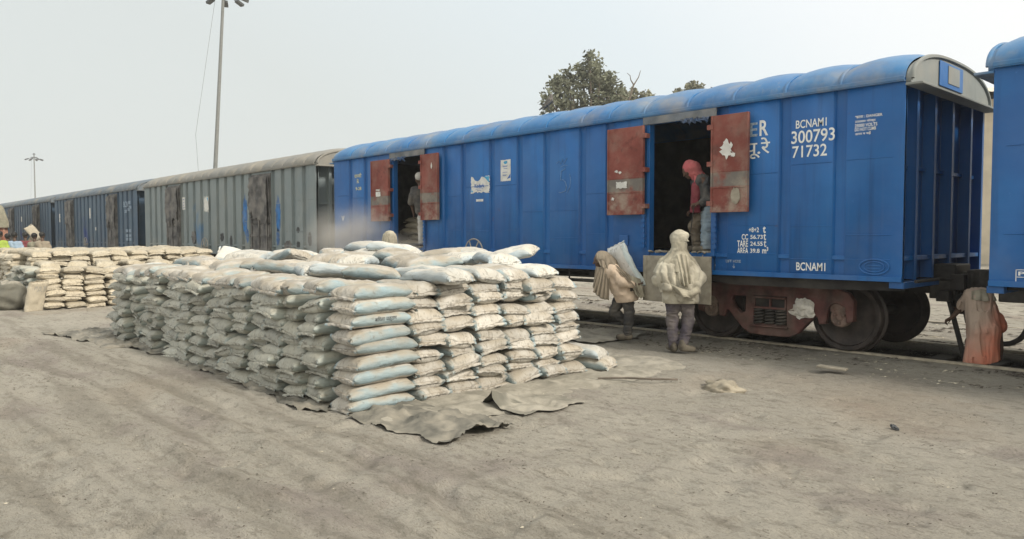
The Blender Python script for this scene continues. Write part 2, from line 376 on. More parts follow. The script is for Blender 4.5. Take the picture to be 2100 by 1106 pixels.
# ------------------------------------------------------------------ background: shed, trees, lamps
def shed():
    t = empty('goods_shed', (0, 34, 0), 0, 'pale cream goods shed glimpsed in the gap between the two blue wagons', 'shed')
    MB().box(-26, 14, 0, 12, -.1, 8.4).build('wall', plain('cream_wall', (.62,.54,.42), .9, .1, 1, .2, 20), t)
    b = MB(); n = 160                         # corrugated roof sheet
    P = [[(-27+42*i/n, yy, zz + .05*math.sin(i*1.6)) for (yy, zz) in ((-1.2, 8.6), (6, 10.0), (13, 8.6))] for i in range(n+1)]
    b.grid(P); b.build('roof', plain('pale_roof_sheet', (.66,.60,.50), .6, .1, 2, .2, 20), t, smooth=60)
shed()

M['bark'] = plain('grey_bark', (.14,.12,.10), .9, .3, 6, .6, 20)
def leaf_mat(name, c):
    n = N(name); r = n.noise(.9, 3)
    return n.fin(n.mix(tuple(q*.6 for q in c), tuple(q*1.5 for q in c), n.ramp(r, .3, .7)), .6, 0, .3)
M['leaf'] = leaf_mat('dull_green_leaf', (.135,.145,.105)); M['leaf2'] = leaf_mat('olive_leaf', (.17,.17,.12))
def tree(name, base, H, blobs, label, seed, leaf='leaf', nleaf=5200, ls=.17, limbs=None, group='trees beyond the train'):
    rng = random.Random(seed); t = empty(name, base, 0, label, 'tree', group)
    tr = MB(); top = Vector((.2, .1, H*.52)); pts = [Vector((0,0,-.3)), Vector((.12,.05,H*.2)), Vector((-.05,.1,H*.38)), top]
    tr.tube(pts, [.42*H/15, .33*H/15, .27*H/15, .2*H/15], 10)
    tips = []
    for (c, r) in blobs:
        c = Vector(c); s = pts[2].lerp(top, rng.random()); mid = s.lerp(c, .5) + Vector((rng.uniform(-.3,.3), rng.uniform(-.3,.3), rng.uniform(-.4,.1)))
        tr.tube([s, mid, c], [.12*H/15, .08*H/15, .04*H/15], 6)
        for k in range(5):
            d = Vector((rng.gauss(0,1), rng.gauss(0,1), rng.gauss(.2,.8))).normalized()*r*rng.uniform(.6, .95)
            tr.tube([mid.lerp(c, rng.uniform(.3, 1)), c + d*.5 + Vector((0,0,.1)), c + d], [.04*H/15, .03*H/15, .012], 5); tips.append((c + d, r*.42))
    tr.build('trunk', M['bark'], t, smooth=50)
    b = MB(); vol = sum(r**2 for c, r in blobs)
    for (c, r) in blobs:
        cl = [Vector(c) + Vector((rng.gauss(0,1), rng.gauss(0,1), rng.gauss(0,1))).normalized()*r*rng.random()**.4 for k in range(int(16+10*r))]
        for k in range(int(nleaf*r*r/vol)):
            q = rng.choice(cl); p = q + Vector((rng.gauss(0,1), rng.gauss(0,1), rng.gauss(0,.8)))*.17*(.6+.5*r)
            a = Vector((rng.gauss(0,1), rng.gauss(0,1), rng.gauss(-.3,.7))).normalized(); u = a.orthogonal().normalized(); w = a.cross(u)
            s = ls*rng.uniform(.6, 1.25)
            b.add([p - a*s, p - u*s*.55, p + a*s*1.1 + w*s*.2, p + u*s*.55], [(0,1,2,3)])
    b.build('crown', M[leaf], t, recalc=False)
    return t
_rt3 = Vector((math.cos(R(46.976)), math.sin(R(46.976)), 0))        # crown lobes are listed across the tree's broad side
def lobes(L): return [((_rt3.x*a + dz*.7, _rt3.y*a - dz*.7, z), r) for (a, dz, z, r) in L]
tree('leafy_tree', (-33.6, 31.9, 0), 15, lobes([(a_*1.06+.25, b_, 11.2+(c_-11.2)*.86-.35, d_*1.0) for a_, b_, c_, d_ in [(-2.1,0,13.0,.75),(-2.5,.3,11.9,.7),(-1.4,-.6,13.6,.8),(-1.1,.5,12.2,.95),(-.3,0,14.0,.9),(.2,.7,15.0,.65),(.55,-.3,14.4,.75),(.9,.4,13.4,1.0),(1.7,-.4,12.9,.9),(2.2,.2,12.0,.8),(.6,0,12.0,1.1),(1.6,.6,11.3,.9),(-2.7,-.3,11.3,.5),(0,-.8,11.2,.9),(-1.7,.2,11.2,.6)]]),
     'large dull-green leafy tree rising behind the blue wagon roof', 4, nleaf=4300, ls=.165)
tree('leafy_tree', (-40.6, 47.0, 0), 14.6, lobes([(-.4,0,14.4,.8),(.7,.3,14.2,.8),(0,.2,13.4,1.1)]), 'small olive treetop peeping over the wagon roof, left of its taller twin', 8, 'leaf2', 1600, .2)
tree('leafy_tree', (-36.9, 50.6, 0), 15.4, lobes([(-.8,0,14.2,.9),(.1,.3,15.0,.8),(1.6,-.2,14.2,.7),(.5,0,13.4,1.2)]), 'taller olive treetop over the wagon roof, right of the bare branch', 9, 'leaf2', 2100, .2)
def bare():
    t = empty('bare_tree', (-24.8, 26.5, 0), 0, 'bare forked branch sticking up right of the large leafy tree', 'tree')
    b = MB(); L = _rt3
    b.tube([Vector((0,0,-.2)), Vector((.1,0,5)), L*-.5+Vector((0,0,8.6)), L*-.25+Vector((0,0,9.6)), L*.02+Vector((0,0,10.55))], [.2,.17,.09,.06,.05], 8)
    b.tube([L*.02+Vector((0,0,10.5)), L*.3+Vector((0,0,10.95)), L*.42+Vector((0,0,11.35))], [.045,.03,.015], 6)
    b.tube([L*.02+Vector((0,0,10.5)), L*-.16+Vector((0,0,10.8)), L*-.2+Vector((0,0,11.05)), L*-.38+Vector((0,0,11.2))], [.045,.03,.022,.012], 6)
    b.tube([L*-.25+Vector((0,0,9.6)), L*-.75+Vector((0,0,9.9)), L*-1.1+Vector((0,0,10.0))], [.03,.02,.01], 6)
    b.build('trunk', M['bark'], t, smooth=50)
bare()

def lamp(base, H, lean, label, s=1.0, wire=True):
    t = empty('lamp_mast', base, 0, label, 'lamp mast', 'high floodlight masts'); lx, ly = lean
    P = lambda z: Vector((lx*z/H, ly*z/H, z))
    MB().tube([P(-.3), P(H*.5), P(H)], [.19*s, .14*s, .10*s], 12).build('pole', M['galv'], t, smooth=50)
    r = MB(); c = P(H-.7); n = 8
    ring = [c + Vector((math.cos(2*math.pi*k/24)*.55*s, math.sin(2*math.pi*k/24)*.55*s, 0)) for k in range(25)]
    r.tube(ring, .05*s, 6, False)
    for k in range(4): r.bar(c, ring[k*6], .06*s)
    r.tube([P(H-.05), P(H+.2)], [.34*s, .05*s], 10); r.build('lamp_ring', M['lamp_dark'], t)
    for k in range(n):
        a = 2*math.pi*k/n + .3; d = Vector((math.cos(a), math.sin(a), 0)); q = c + d*.55*s; w = c + d*1.2*s + Vector((0,0,-.45*s))
        b = MB(); b.tube([q, w], .035*s, 5); b.obox(w + d*.28*s, (.62*s, .36*s, .18*s), (0, .35, a)); b.build('floodlight', M['lamp_dark'], t)
    if wire:
        wv = MB(); wv.tube([c + Vector((-.55*s*_rt3.x, -.55*s*_rt3.y, 0)), Vector((-1.0*_rt3.x, -1.0*_rt3.y, H*.45)), Vector((-.5*_rt3.x, -.5*_rt3.y, 0))], .012*s, 5)
        wv.build('winch_cable', M['galv'], t)
lamp((-54.5, 12.95, 0), 20.6, (_rt3.x*1.35, _rt3.y*1.35), 'tall leaning floodlight mast cut by the top of the picture')
lamp((-187.5, 27.3, 0), 19.3, (0, 0), 'faint far floodlight mast at the left end of the train')
# ------------------------------------------------------------------ covered goods wagons
LW, WW, ZB, ZE, ZP = 13.52, 3.1, 1.03, 3.49, 3.905
DOORS = [(-3.80, -2.63), (-10.89, -9.72)]; ZF, ZD = 1.33, 3.32
RIBS = [-.04, -.79, -1.54, -2.49, -4.61, -5.21, -6.07, -6.77, -7.55, -8.42, -9.02, -12.06, -12.74, -13.48]
ROOFX = [0, -.79, -1.54, -2.33, -3.1, -3.9, -4.62, -5.22, -6.07, -6.79, -7.55, -8.42, -9.02, -9.65, -10.35, -11.19, -12.06, -12.73, -13.52]
def roof_z(t, lift=0): return ZE + (ZP-ZE+lift)*max(0, 1-abs(t)**2.5)**.5
def wagon_body(t, mb, md, doors, ribs, ribw=.085, ribd=.05):
    b = MB(); th = .012
    x = 0.0                                           # near side sheet, split round the doorways
    edges = []
    for (d0, d1) in sorted(doors, reverse=True): edges.append((d1, x)); b.box(d0, d1, 0, th, ZD, ZE); x = d0
    edges.append((-LW, x))
    w = ribw/2
    for (a, c) in edges:                               # panels pressed proud of the stiffener channels
        b.box(a, c, ribd, ribd+th, ZB, ZE)
        cuts = sorted(r for r in ribs if a+.1 < r < c-.1); xs_ = [a] + [q for r in cuts for q in (r-w, r+w)] + [c]
        for i in range(0, len(xs_), 2):
            p0, p1 = xs_[i], xs_[i+1]; s0 = .022 if p0 > a else 0; s1 = .022 if p1 < c else 0
            if p1-p0 < .08: continue
            b.add([(p0,ribd,ZB),(p1,ribd,ZB),(p1,ribd,ZE),(p0,ribd,ZE),(p0+s0,0,ZB),(p1-s1,0,ZB),(p1-s1,0,ZE),(p0+s0,0,ZE)], [(4,5,6,7),(0,4,7,3),(1,2,6,5),(0,1,5,4),(3,7,6,2)])
    for (d0, d1) in doors:                             # door frames: returned jambs, sill
        for q in (d0, d1): b.box(q-.03, q+.03, -.03, .09, ZF-.05, ZD+.02)
        b.box(d0+.03, d1-.03, -.012, .10, ZB, ZF-.002); b.box(d0-.03, d1+.03, -.035, .05, ZD+.02, ZD+.07)
    b.box(-LW, 0, -.028, -.001, ZB-.02, ZB+.045); b.box(-LW, 0, .0, .09, ZB-.02, ZB-.001)       # bottom angle
    b.box(-LW, 0, WW-th, WW, ZB, ZE)                  # far side
    b.box(-LW+.02, -.02, th+.001, WW-th-.001, ZF-.06, ZF-.003)
    s = b                                          # lap seams of the side sheets
    rr = sorted(ribs)
    hs = {0:(2.55,1.59,1.28),1:(2.54,1.71,1.27),2:(2.45,1.73,1.33),4:(2.30,1.62),5:(2.03,1.55),6:(2.03,1.3),7:(2.55,1.69,1.3),8:(2.56,1.68,1.3),9:(2.4,1.7),10:(2.2,1.5),12:(2.58,1.6),13:(2.58,1.5)}
    rv = sorted(ribs, reverse=True)
    for i in range(len(rv)-1):
        a, c = rv[i+1]+ribw/2+.03, rv[i]-ribw/2-.03
        if any(a < d1 and c > d0 for d0, d1 in doors): continue
        for z in hs.get(i, (2.5, 1.7)): s.box(a, c, -.007, -.0005, z-.006, z+.006)
    return b.build('body', mb, t, bevel=.003, smooth=35)
def wagon_end(t, m, side):                             # side=+1 the end at local x=0, -1 the far end
    b = MB(); X = (lambda q: q) if side > 0 else (lambda q: -LW - q)
    def bx(a, c, *r): b.box(min(X(a), X(c)), max(X(a), X(c)), *r)
    bx(-.16, -.15, .02, WW-.02, ZB, ZE)                   # recessed end sheet
    bx(-.148, 0.0, .014, .07, ZB-.02, ZE-.05); bx(-.148, 0.0, WW-.07, WW-.014, ZB-.02, ZE-.05)
    for y in (.42, 1.04, 1.72, 2.5): bx(-.148, .0, y-.006, y+.006, ZB, ZE-.06); bx(0.001, .008, y-.04, y+.04, ZB, ZE-.06)
    bx(-.148, -.10, .075, WW-.075, 2.42, 2.47); bx(-.15, .02, .0, WW, ZB-.10, ZB-.021)
    return b.build('end_wall', m, t, bevel=.003, smooth=35)
def wagon_roof(t, mr, mc, xs, cap_patch=None):
    b = MB(); nt_ = 40; P = []
    for i in range(len(xs)-1):
        a, c = xs[i], xs[i+1]
        for k in range(7):
            f = k/6; hump = math.sin(math.pi*min(1, f*1.0))**.6
            x = a + (c-a)*f; row = []
            for j in range(nt_+1):
                an = math.pi*j/nt_; u = -math.cos(an); u = math.copysign(abs(u)**.8, u)
                w = 1 + .012*hump; row.append((x, WW/2 + u*(WW/2+.012)*w, roof_z(u, .062*hump) + .01*hump))
            P.append(row)
    b.grid(P); b.build('roof', mr, t, smooth=40)
    s = MB()                                           # lap joints running over the roof
    for x in xs[1:-1]:
        pts = []
        for j in range(nt_+1):
            u = -math.cos(math.pi*j/nt_); u = math.copysign(abs(u)**.8, u); pts.append((x, WW/2+u*(WW/2+.016), roof_z(u)+.004))
        s.tube(pts, .024, 6, False)
    s.build('roof_seam', mr, t, smooth=60)
    g = MB(); g.box(-LW, .0, -.055, .0, ZE-.045, ZE-.03); g.box(-LW, .0, -.06, -.045, ZE-.03, ZE+.02); g.box(-LW, 0, WW, WW+.055, ZE-.045, ZE+.02)
    g.build('gutter', mr, t, bevel=.004)
    for sd in (1, -1):
        X = (lambda q: q) if sd > 0 else (lambda q: -LW - q)
        L = [(-.0, ZE-.06), (WW, ZE-.06)] + [(WW/2 + math.cos(math.pi*j/36)*WW/2, roof_z(math.copysign(abs(math.cos(math.pi*j/36))**.8, math.cos(math.pi*j/36)))) for j in range(37)]
        L = [(q[0], q[1]) for q in L]
        me = xform(poly_mesh([L], .03, .0), lambda c: Vector((X(.03 + c.z), c.x, c.y))); cap = link('roof_end', me, mc, t)
        rim = MB(); pts = [(X(.066), WW/2 + q*(WW/2-.02), roof_z(q)-.012) for q in [math.copysign(abs(-math.cos(math.pi*j/36))**.8, -math.cos(math.pi*j/36)) for j in range(37)]]
        rim.tube(pts, .028, 6, False); rim.build('roof_rim', mc, t, smooth=60)
        f = MB(); f.box(min(X(.0), X(.20)), max(X(.0), X(.20)), -.02, WW+.02, ZE-.095, ZE-.065); f.build('end_ledge', mc if sd > 0 else mr, t, bevel=.005)
        if cap_patch and sd > 0:
            p = MB(); p.box(.067, .080, .92, 1.82, ZE+.02, ZE+.34); p.build('sign_board', cap_patch[0], t, bevel=.004)
            p = MB(); p.box(.081, .088, 1.22, 1.66, ZE+.08, ZE+.31); p.build('sign_panel', cap_patch[1], t)
def torn(x0, x1, z0, z1, seed, n=14, amp=.08, bites=()):
    rng = random.Random(seed); w, h = x1-x0, z1-z0; L = []
    for k in range(n): L.append((x0+w*k/n, z0+abs(rng.gauss(0, amp))*h))
    for k in range(n): L.append((x1-abs(rng.gauss(0, amp*.5))*w, z0+h*k/n))
    for k in range(n): L.append((x1-w*k/n, z1-abs(rng.gauss(0, amp))*h))
    for k in range(n): L.append((x0+abs(rng.gauss(0, amp*.5))*w, z1-h*k/n))
    for (bx, bz, br) in bites:
        L = [(p if (p[0]-bx)**2+(p[1]-bz)**2 > br*br else (bx+(p[0]-bx)*br/max(1e-6, math.hypot(p[0]-bx, p[1]-bz)), bz+(p[1]-bz)*br/max(1e-6, math.hypot(p[0]-bx, p[1]-bz)))) for p in L]
    return L
def blot(cx, cz, rx, rz, seed, n=26, amp=.28):
    rng = random.Random(seed)
    return [(cx+math.cos(2*math.pi*k/n)*rx*(1+rng.gauss(0, amp)), cz+math.sin(2*math.pi*k/n)*rz*(1+rng.gauss(0, amp))) for k in range(n)]

# bogie: cast side frames with windows, spring nests, axle boxes, four wheels
def wheel_mesh():
    b = MB(); r = .47
    b.lathe([(.05,-.10),(.11,-.10),(.12,-.02),(.20,.0),(.33,.015),(.395,-.005),(.41,-.045),(r-.012,-.05),(r,-.04),(r+.012,.05),(r+.045,.06),(r+.048,.08),(r+.03,.09),(.40,.09),(.38,.05),(.18,.045),(.12,.10),(.05,.10)], (0,0,0), 'Y', 56)
    me = b.build('wheel', M['wheel'], smooth=35); d = me.data; bpy.data.objects.remove(me); return d
def bogie_meshes():
    half = [(.0,.845),(.55,.865),(.98,.855),(1.12,.80),(1.19,.70),(1.19,.44),(1.12,.42),(1.09,.62),(.98,.68),(.90,.66),(.84,.58),(.82,.38),(.74,.37),(.71,.48),(.66,.47),(.56,.36),(.42,.21),(.30,.15),(.0,.14)]
    outer = half + [(-a, z) for a, z in reversed(half[1:-1])]
    cw = [(-.27,.72),(.27,.72),(.27,.29),(-.27,.29)]; tr = [(.37,.70),(.60,.70),(.64,.62),(.58,.50),(.47,.42),(.38,.45)]; tl = [(-a, z) for a, z in tr]
    def frame(y): return xform(poly_mesh([outer, cw, tr, tl], .045, .012), lambda c: Vector((c.x, y-c.z, c.y)))
    return frame(.47), frame(WW-.47)
WHEEL = wheel_mesh(); BF = bogie_meshes()
def coil(b, c, r, z0, z1, turns, w):
    pts = []; n = turns*14
    for k in range(n+1):
        a = 2*math.pi*k/14; pts.append((c[0]+math.cos(a)*r, c[1]+math.sin(a)*r, z0+(z1-z0)*k/n))
    b.tube(pts, w, 6)
def bogie(t, x, full=True, col='bogie_red'):
    g = bpy.data.objects.new('bogie', None); COL.objects.link(g); g.parent = t; g.location = (x, 0, 0); g.empty_display_size = .2
    for k in (0, 1): link('side_frame', BF[k], M[col] if not BF[k].materials else None, g)
    b = MB(); b.box(-.24, .24, .44, WW-.44, .50, .74)
    b.box(-.21, .21, WW/2-.4, WW/2+.4, .74, .86); b.build('bolster', M['dark_under'], g, bevel=.01)
    if full:
        b = MB()                                       # bolster end: framed two-pocket casting
        for z in (.535, .685): b.box(-.25, .25, .385, .439, z-.016, z+.016)
        for q in (-.25, .0, .235): b.box(q, q+.024, .388, .439, .551, .669)
        b.build('bolster_end', M[col], g, bevel=.006)
        for q in (-.17, 0, .17):
            b = MB(); coil(b, (q, .44, 0), .070, .285, .515, 5, .017); b.build('coil_spring', M['black_iron'], g, smooth=60)
        b = MB(); b.box(-.29, .29, .37, .53, .255, .28); b.build('spring_plate', M[col], g, bevel=.006)
    for q in (-1.0, 1.0):
        for y, sgn in ((.69, 1), (WW-.69, -1)):
            w = link('wheel', WHEEL, None, g); w.location = (q, y, .47); w.rotation_euler = (0, 0, 0 if sgn > 0 else math.pi)
            b = MB(); a = y - sgn*.19
            b.lathe([(.135, sgn*.06), (.135, -sgn*.03), (.12, -sgn*.05), (.10, -sgn*.055), (.095, -sgn*.045), (.04, -sgn*.045), (.035, -sgn*.06)], (q, a, .47), 'Y', 24)
            if sgn > 0:
                for h in range(3): an = 2*math.pi*h/3+.5; b.lathe([(.022, -.045), (.02, -.075), (.008, -.078)], (q+math.cos(an)*.07, a, .47+math.sin(an)*.07), 'Y', 6)
            b.box(q-.13, q+.13, a-.05, a+.07, .54, .67); b.build('axle_box', M[col] if sgn < 0 else M['bogie_red2'], g, bevel=.008, smooth=35)
        MB().tube([(q, .6, .47), (q, WW-.6, .47)], .075, 14).build('axle', M['dark_under'], g, smooth=60)
    return g
M['bogie_red2'] = plain('dusty_axle_box', (.13,.075,.06), .7, .4, 9, .5, 60, .4, dust=.6)
def underframe(t):
    b = MB(); b.box(-LW+.1, -.1, 1.35, 1.75, .80, 1.02); b.box(-LW+.05, -.05, .12, WW-.12, .965, 1.0)
    for x in np.linspace(-.6, -LW+.6, 12): b.box(x-.05, x+.05, .1, WW-.1, .88, .964)
    for x in (-1.95, -LW+1.95): b.box(x-.9, x+.9, .34, .46, .90, .964)
    b.build('underframe', M['dark_under'], t)
    # deep sole bar over each bogie
    for x in (-1.95, -LW+1.95):
        L = [(x-1.2,1.015),(x+1.95 if x > -6 else x+1.2,1.015),(x+1.95 if x > -6 else x+1.2,.90),(x+.9,.875),(x-.35,.875),(x-1.0,.93)]
        side_poly('sole_bar', [L], .09, .03, M['dark_under'], t)
    b = MB()                                           # foot loops hanging from the sole bar, brake rigging
    for x in (-5.95, -8.6):
        for q in (0, .38): b.tube([(x+q,.07,1.0),(x+q,.07,.62)], .016, 6)
        b.tube([(x,.07,.62),(x+.38,.07,.62)], .016, 6); b.tube([(x,.07,.83),(x+.38,.07,.83)], .012, 6)
    b.tube([(-3.6,.5,.86),(-9.8,.5,.86)], .022, 6); b.tube([(-4.4,.25,.80),(-7.6,.25,.80)], .03, 8)
    b.build('foot_loop', M['black_iron'], t)
    MB().lathe([(.05,-.5),(.2,-.46),(.2,.46),(.05,.5)], (-7.7, 1.0, .68), 'X', 20).build('air_cylinder', M['dark_under'], t, smooth=40)
    b = MB(); b.box(-7.3, -6.75, .42, .7, .62, .92); b.build('brake_box', M['dark_under'], t, bevel=.01)
    MB().lathe([(.03,.0),(.03,.015)], (0,0,0), 'Y', 8)
def handwheel(t, x=-7.98, z=1.25, m='chalk_iron'):
    b = MB(); r = .275; y = -.10
    b.tube([(x+math.cos(2*math.pi*k/28)*r, y, z+math.sin(2*math.pi*k/28)*r) for k in range(29)], .014, 6, False)
    for a in (1.0, 2.1, 3.4, 5.0): b.tube([(x, y-.02, z-.03), (x+math.cos(a)*r, y, z+math.sin(a)*r)], .013, 6)
    b.tube([(x, -.0, z-.03), (x, y-.03, z-.03)], .03, 8); b.build('brake_wheel', M[m], t, smooth=50)
M['chalk_iron'] = plain('dusty_grey_iron', (.36,.34,.31), .7, .2, 9, .3, 50)
def coupler(t, side):
    X = (lambda q: q) if side > 0 else (lambda q: -LW-q); b = MB(); y = WW/2; z = .98
    def bx(a, c, *r): b.box(min(X(a), X(c)), max(X(a), X(c)), *r)
    bx(-.1, .22, y-.3, y+.3, z-.24, z+.22)
    bx(.2, .36, y-.09, y+.09, z-.12, z+.12)
    L = [(-.16,-.14),(.16,-.17),(.20,.02),(.12,.12),(.02,.02),(-.06,.16),(-.18,.10)]
    me = xform(poly_mesh([L], .13, .02), lambda c: Vector((X(.44+c.y*.8), y+c.x, z+c.z))); link('coupler_head', me, M['black_iron'], t)
    b.build('coupler', M['black_iron'], t, bevel=.012)
def hose(t, side, pts):
    b = MB(); b.tube(pts, .034, 10)
    b.tube([pts[0], (pts[0][0]-side*.12, pts[0][1], pts[0][2]+.02)], .05, 8); b.build('air_hose', M['rubber'], t, smooth=60)
def smoothpts(P, n=8):
    P = [Vector(p) for p in P]; o = []
    for i in range(len(P)-1):
        a, b, c, d = P[max(i-1,0)], P[i], P[i+1], P[min(i+2, len(P)-1)]
        for k in range(n):
            u = k/n; o.append(.5*((2*b)+(c-a)*u+(2*a-5*b+4*c-d)*u*u+(3*b-a-3*c+d)*u**3))
    o.append(P[-1]); return o

def leaf_panel(t, x0, x1, seed, hinge):
    """open door leaf folded back against the side"""
    b = MB(); ya, yb = -.125, -.075; z0, z1 = 1.92, 3.31
    b.box(x0, x1, ya, yb, z0, z1)
    f = .03; b.box(x0, x0+f, ya-.012, ya-.001, z0, z1); b.box(x1-f, x1, ya-.012, ya-.001, z0, z1)
    b.box(x0+f, x1-f, ya-.012, ya-.001, z0, z0+f); b.box(x0+f, x1-f, ya-.010, ya-.001, 2.265, 2.285)
    b.box(x0+f, x1-f, ya-.006, ya-.001, 2.50, 2.515)
    for z in (2.05, 2.62, 3.15):
        b.box(hinge-.05, hinge+.05, ya-.02, -.03, z-.035, z+.035)
    return b.build('door_leaf', M['red'], t, bevel=.006)
def drop_flap(t, x0, x1, mat, open_=True):
    b = MB()
    if open_: b.box(x0-.02, x1+.03, -.125, -.085, .57, 1.275); b.box(x0, x0+.06, -.135, -.126, .6, 1.25)
    else: b.box(x0+.01, x1-.01, -.05, -.016, ZF, 1.9)
    o = b.build('drop_flap', mat, t, bevel=.006); return o
def rag(t, x0, x1, z, drop, seed, mat, y=-.06):
    rng = random.Random(seed); n = 26; P = []
    for i in range(n+1):
        f = i/n; x = x0+(x1-x0)*f; d = drop*(.35+.65*abs(fbm(f*5, seed)))*(1 if rng.random() > .15 else 1.5)
        P.append([(x+.01*rng.gauss(0,1), y+.03*math.sin(f*30)*k/4+.012*rng.gauss(0,1), z-d*k/4) for k in range(5)])
    b = MB(); b.grid(P); return b.build('torn_sheet', mat, t, smooth=70, recalc=False)

def closed_door(t, d, m, seed):
    x0, x1 = d; rng = random.Random(seed); b = MB()
    b.box(x0-.05, x1+.05, -.03, -.001, ZB+.02, ZD+.06)
    xm = (x0+x1)/2
    for (a, c) in ((x0, xm-.01), (xm+.01, x1)): b.box(a, c, -.06, -.031, 1.95, ZD)
    b.box(x0, x1, -.065, -.031, ZB+.05, 1.9)
    for z in (2.1, 2.6, 3.1, 1.2, 1.6): b.box(x0-.05, x1+.05, -.085, -.066, z-.04, z+.04)
    for q in (x0+.08, xm, x1-.08): b.box(q-.03, q+.03, -.105, -.086, ZB+.05, ZD-.1)
    b.build('door_leaf', m, t, bevel=.006)
    n, k = 18, 26; P = []                              # mud-stiff sheet hung over the door
    for i in range(n+1):
        f = i/n; row = []
        for j in range(k+1):
            h = j/k; w = .06*math.sin(h*9+seed)*(f-.5) + .05*fbm(f*3, h*4, seed)
            row.append((x0-.02+(x1-x0+.04)*f + w, -.11-.035*abs(math.sin(f*17+2*fbm(f*2, h*2, seed)))-.03*fbm(f*6, h*6, seed), ZD-.02-h*(1.15+.3*fbm(f*4, 3.3, seed))))
        P.append(row)
    b = MB(); b.grid(P); b.build('door_sheet', m, t, smooth=70, recalc=False)
    b = MB(); b.tube(smoothpts([(x1+.02,-.09,3.25),(x1+.10,-.1,2.6),(x1+.16,-.1,2.2),(x1+.28,-.12,1.9)]), .012, 5); b.build('door_rope', m, t)
M['mud'] = plain('mud_stained_door', (.13,.13,.135), .9, .35, 3, .7, 14, .2, dust=.25)

def wagon(X0, label, mb, mr, mc, me_, doors_open=None, ribs=RIBS, xs=ROOFX, full=True, closed=False, cap=None, bog='bogie_red'):
    t = empty('goods_wagon', (X0, 0, 0), 0, label, 'wagon', 'covered goods wagons of the train')
    op = DOORS if doors_open else []
    wagon_body(t, mb, me_, op, ribs, *((.13, .05) if not closed else (.20, .075)))
    wagon_end(t, me_, 1); wagon_end(t, me_, -1); wagon_roof(t, mr, mc, xs, cap); underframe(t)
    for x in (-1.95, -LW+1.95): bogie(t, x, full, bog)
    coupler(t, 1); coupler(t, -1)
    if doors_open:                                     # dark lining: the shade of the hold is put into its colour
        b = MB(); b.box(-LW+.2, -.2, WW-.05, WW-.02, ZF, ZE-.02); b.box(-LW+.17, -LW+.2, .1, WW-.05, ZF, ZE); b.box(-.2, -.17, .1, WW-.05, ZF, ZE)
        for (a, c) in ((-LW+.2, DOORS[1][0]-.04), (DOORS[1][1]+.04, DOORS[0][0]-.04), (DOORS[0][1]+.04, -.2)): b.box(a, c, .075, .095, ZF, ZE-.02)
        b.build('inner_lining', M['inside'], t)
    if closed:
        for k, d in enumerate(DOORS): closed_door(t, d, M['mud'], int(-X0)+k*7+1)
    return t

# the blue wagon being unloaded
w1 = wagon(0, 'blue wagon with open red doors, numbered 300793, being unloaded', M['blue'], M['blue_roof'], M['cap_grey'], M['blue_dark'], True, cap=(M['blue'], M['cap_grey']))
M['blue_rag'] = cloth('blue_rag', (.06,.11,.22), .5); M['steel_lintel'] = plain('bare_lintel', (.13,.15,.18), .7, .35, 4, .5, 30, .4, dust=.4)
for (a, c), sd in zip(DOORS, (3, 8)):
    for q0, q1, h in ((a-.75, a-.03, a-.02), (c+.02, c+.61, c+.01)):
        lf = leaf_panel(w1, q0, q1, sd, h)
        if sd == 3: lf['label'] = 'red door leaf with a torn white paper'
    drop_flap(w1, a, c, M['wood'])
    b = MB(); b.box(a-.09, c+.06, -.06, -.036, ZD-.0, ZE-.05); b.build('door_lintel', M['steel_lintel'], w1, bevel=.006)
    rag(w1, c-.55 if sd == 3 else a-.05, c-.05 if sd == 3 else a+.55, ZD+.02, .16, sd, M['blue_rag'])
    for q in (a-.06, c+.055):                           # hinge pins, latch chains
        b = MB()
        b.tube([(q,-.06,1.4),(q,-.06,1.92)], .016, 6)
        for z in np.linspace(1.42, 1.9, 7): b.box(q-.03, q+.03, -.085, -.05, z-.022, z+.022)
        b.build('door_bolt', M['blue'], w1)
    b = MB(); b.tube(smoothpts([(c-.12,-.09,1.30),(c-.16,-.14,1.05),(c-.22,-.14,.98),(c-.26,-.135,1.2)]), .008, 5); b.build('flap_rope', M['wood'], w1)
    sp = MB(); rng = random.Random(sd)                  # sweepings spilled on the door sill
    for k in range(34): sp.obox((rng.uniform(a+.06, c-.06), rng.uniform(-.07, .16), ZF+.008), (rng.uniform(.03,.12), rng.uniform(.02,.06), .02), (rng.gauss(0,.2), rng.gauss(0,.2), rng.uniform(0,3)))
    o = sp.build('sill_debris', M['wood'], w1)
b = MB(); b.box(-4.38, -4.20, -.03, -.001, 1.42, 1.60); b.build('label_holder', M['blue'], w1, bevel=.01)
b = MB()                                                # oval works plate
for s_, w_ in ((1, .012), (.68, .009)):
    b.tube([(-.33+math.cos(2*math.pi*k/32)*.18*s_, -.006, 1.19+math.sin(2*math.pi*k/32)*.095*s_) for k in range(33)], w_, 6, False)
for z in (1.17, 1.21): b.box(-.42, -.24, -.012, -.002, z-.008, z+.008)
b.build('works_plate', M['blue'], w1)
handwheel(w1)
T = lambda *a, **k: side_text('lettering', *a[:1], *a[1:5], M[k.pop('m', 'white')], w1, **k)
T('BCNAM1', -1.385, -.965, 3.015, 3.125, weight=.015); T('300793', -1.445, -.855, 2.815, 2.985, weight=.012); T('71732', -1.43, -.955, 2.625, 2.785, weight=.012)
T('R', -1.915, -1.785, 2.97, 3.185, weight=.02); T('E', -2.06, -1.945, 2.97, 3.165, m='white_faint', weight=.02); T('पू.रे', -2.13, -1.755, 2.66, 2.945, weight=.01)
for s_, x0, x1, z in (('ख़तरा : DANGER', -.60, -.265, 3.055), ('25000 वोल्ट', -.60, -.345, 3.0), ('25000 VOLTS', -.60, -.325, 2.95), ('DO NOT CLIMB', -.60, -.34, 2.90), ('ऊपर न चढ़ें', -.595, -.40, 2.845)):
    T(s_, x0, x1, z, z+.042, weight=.022)
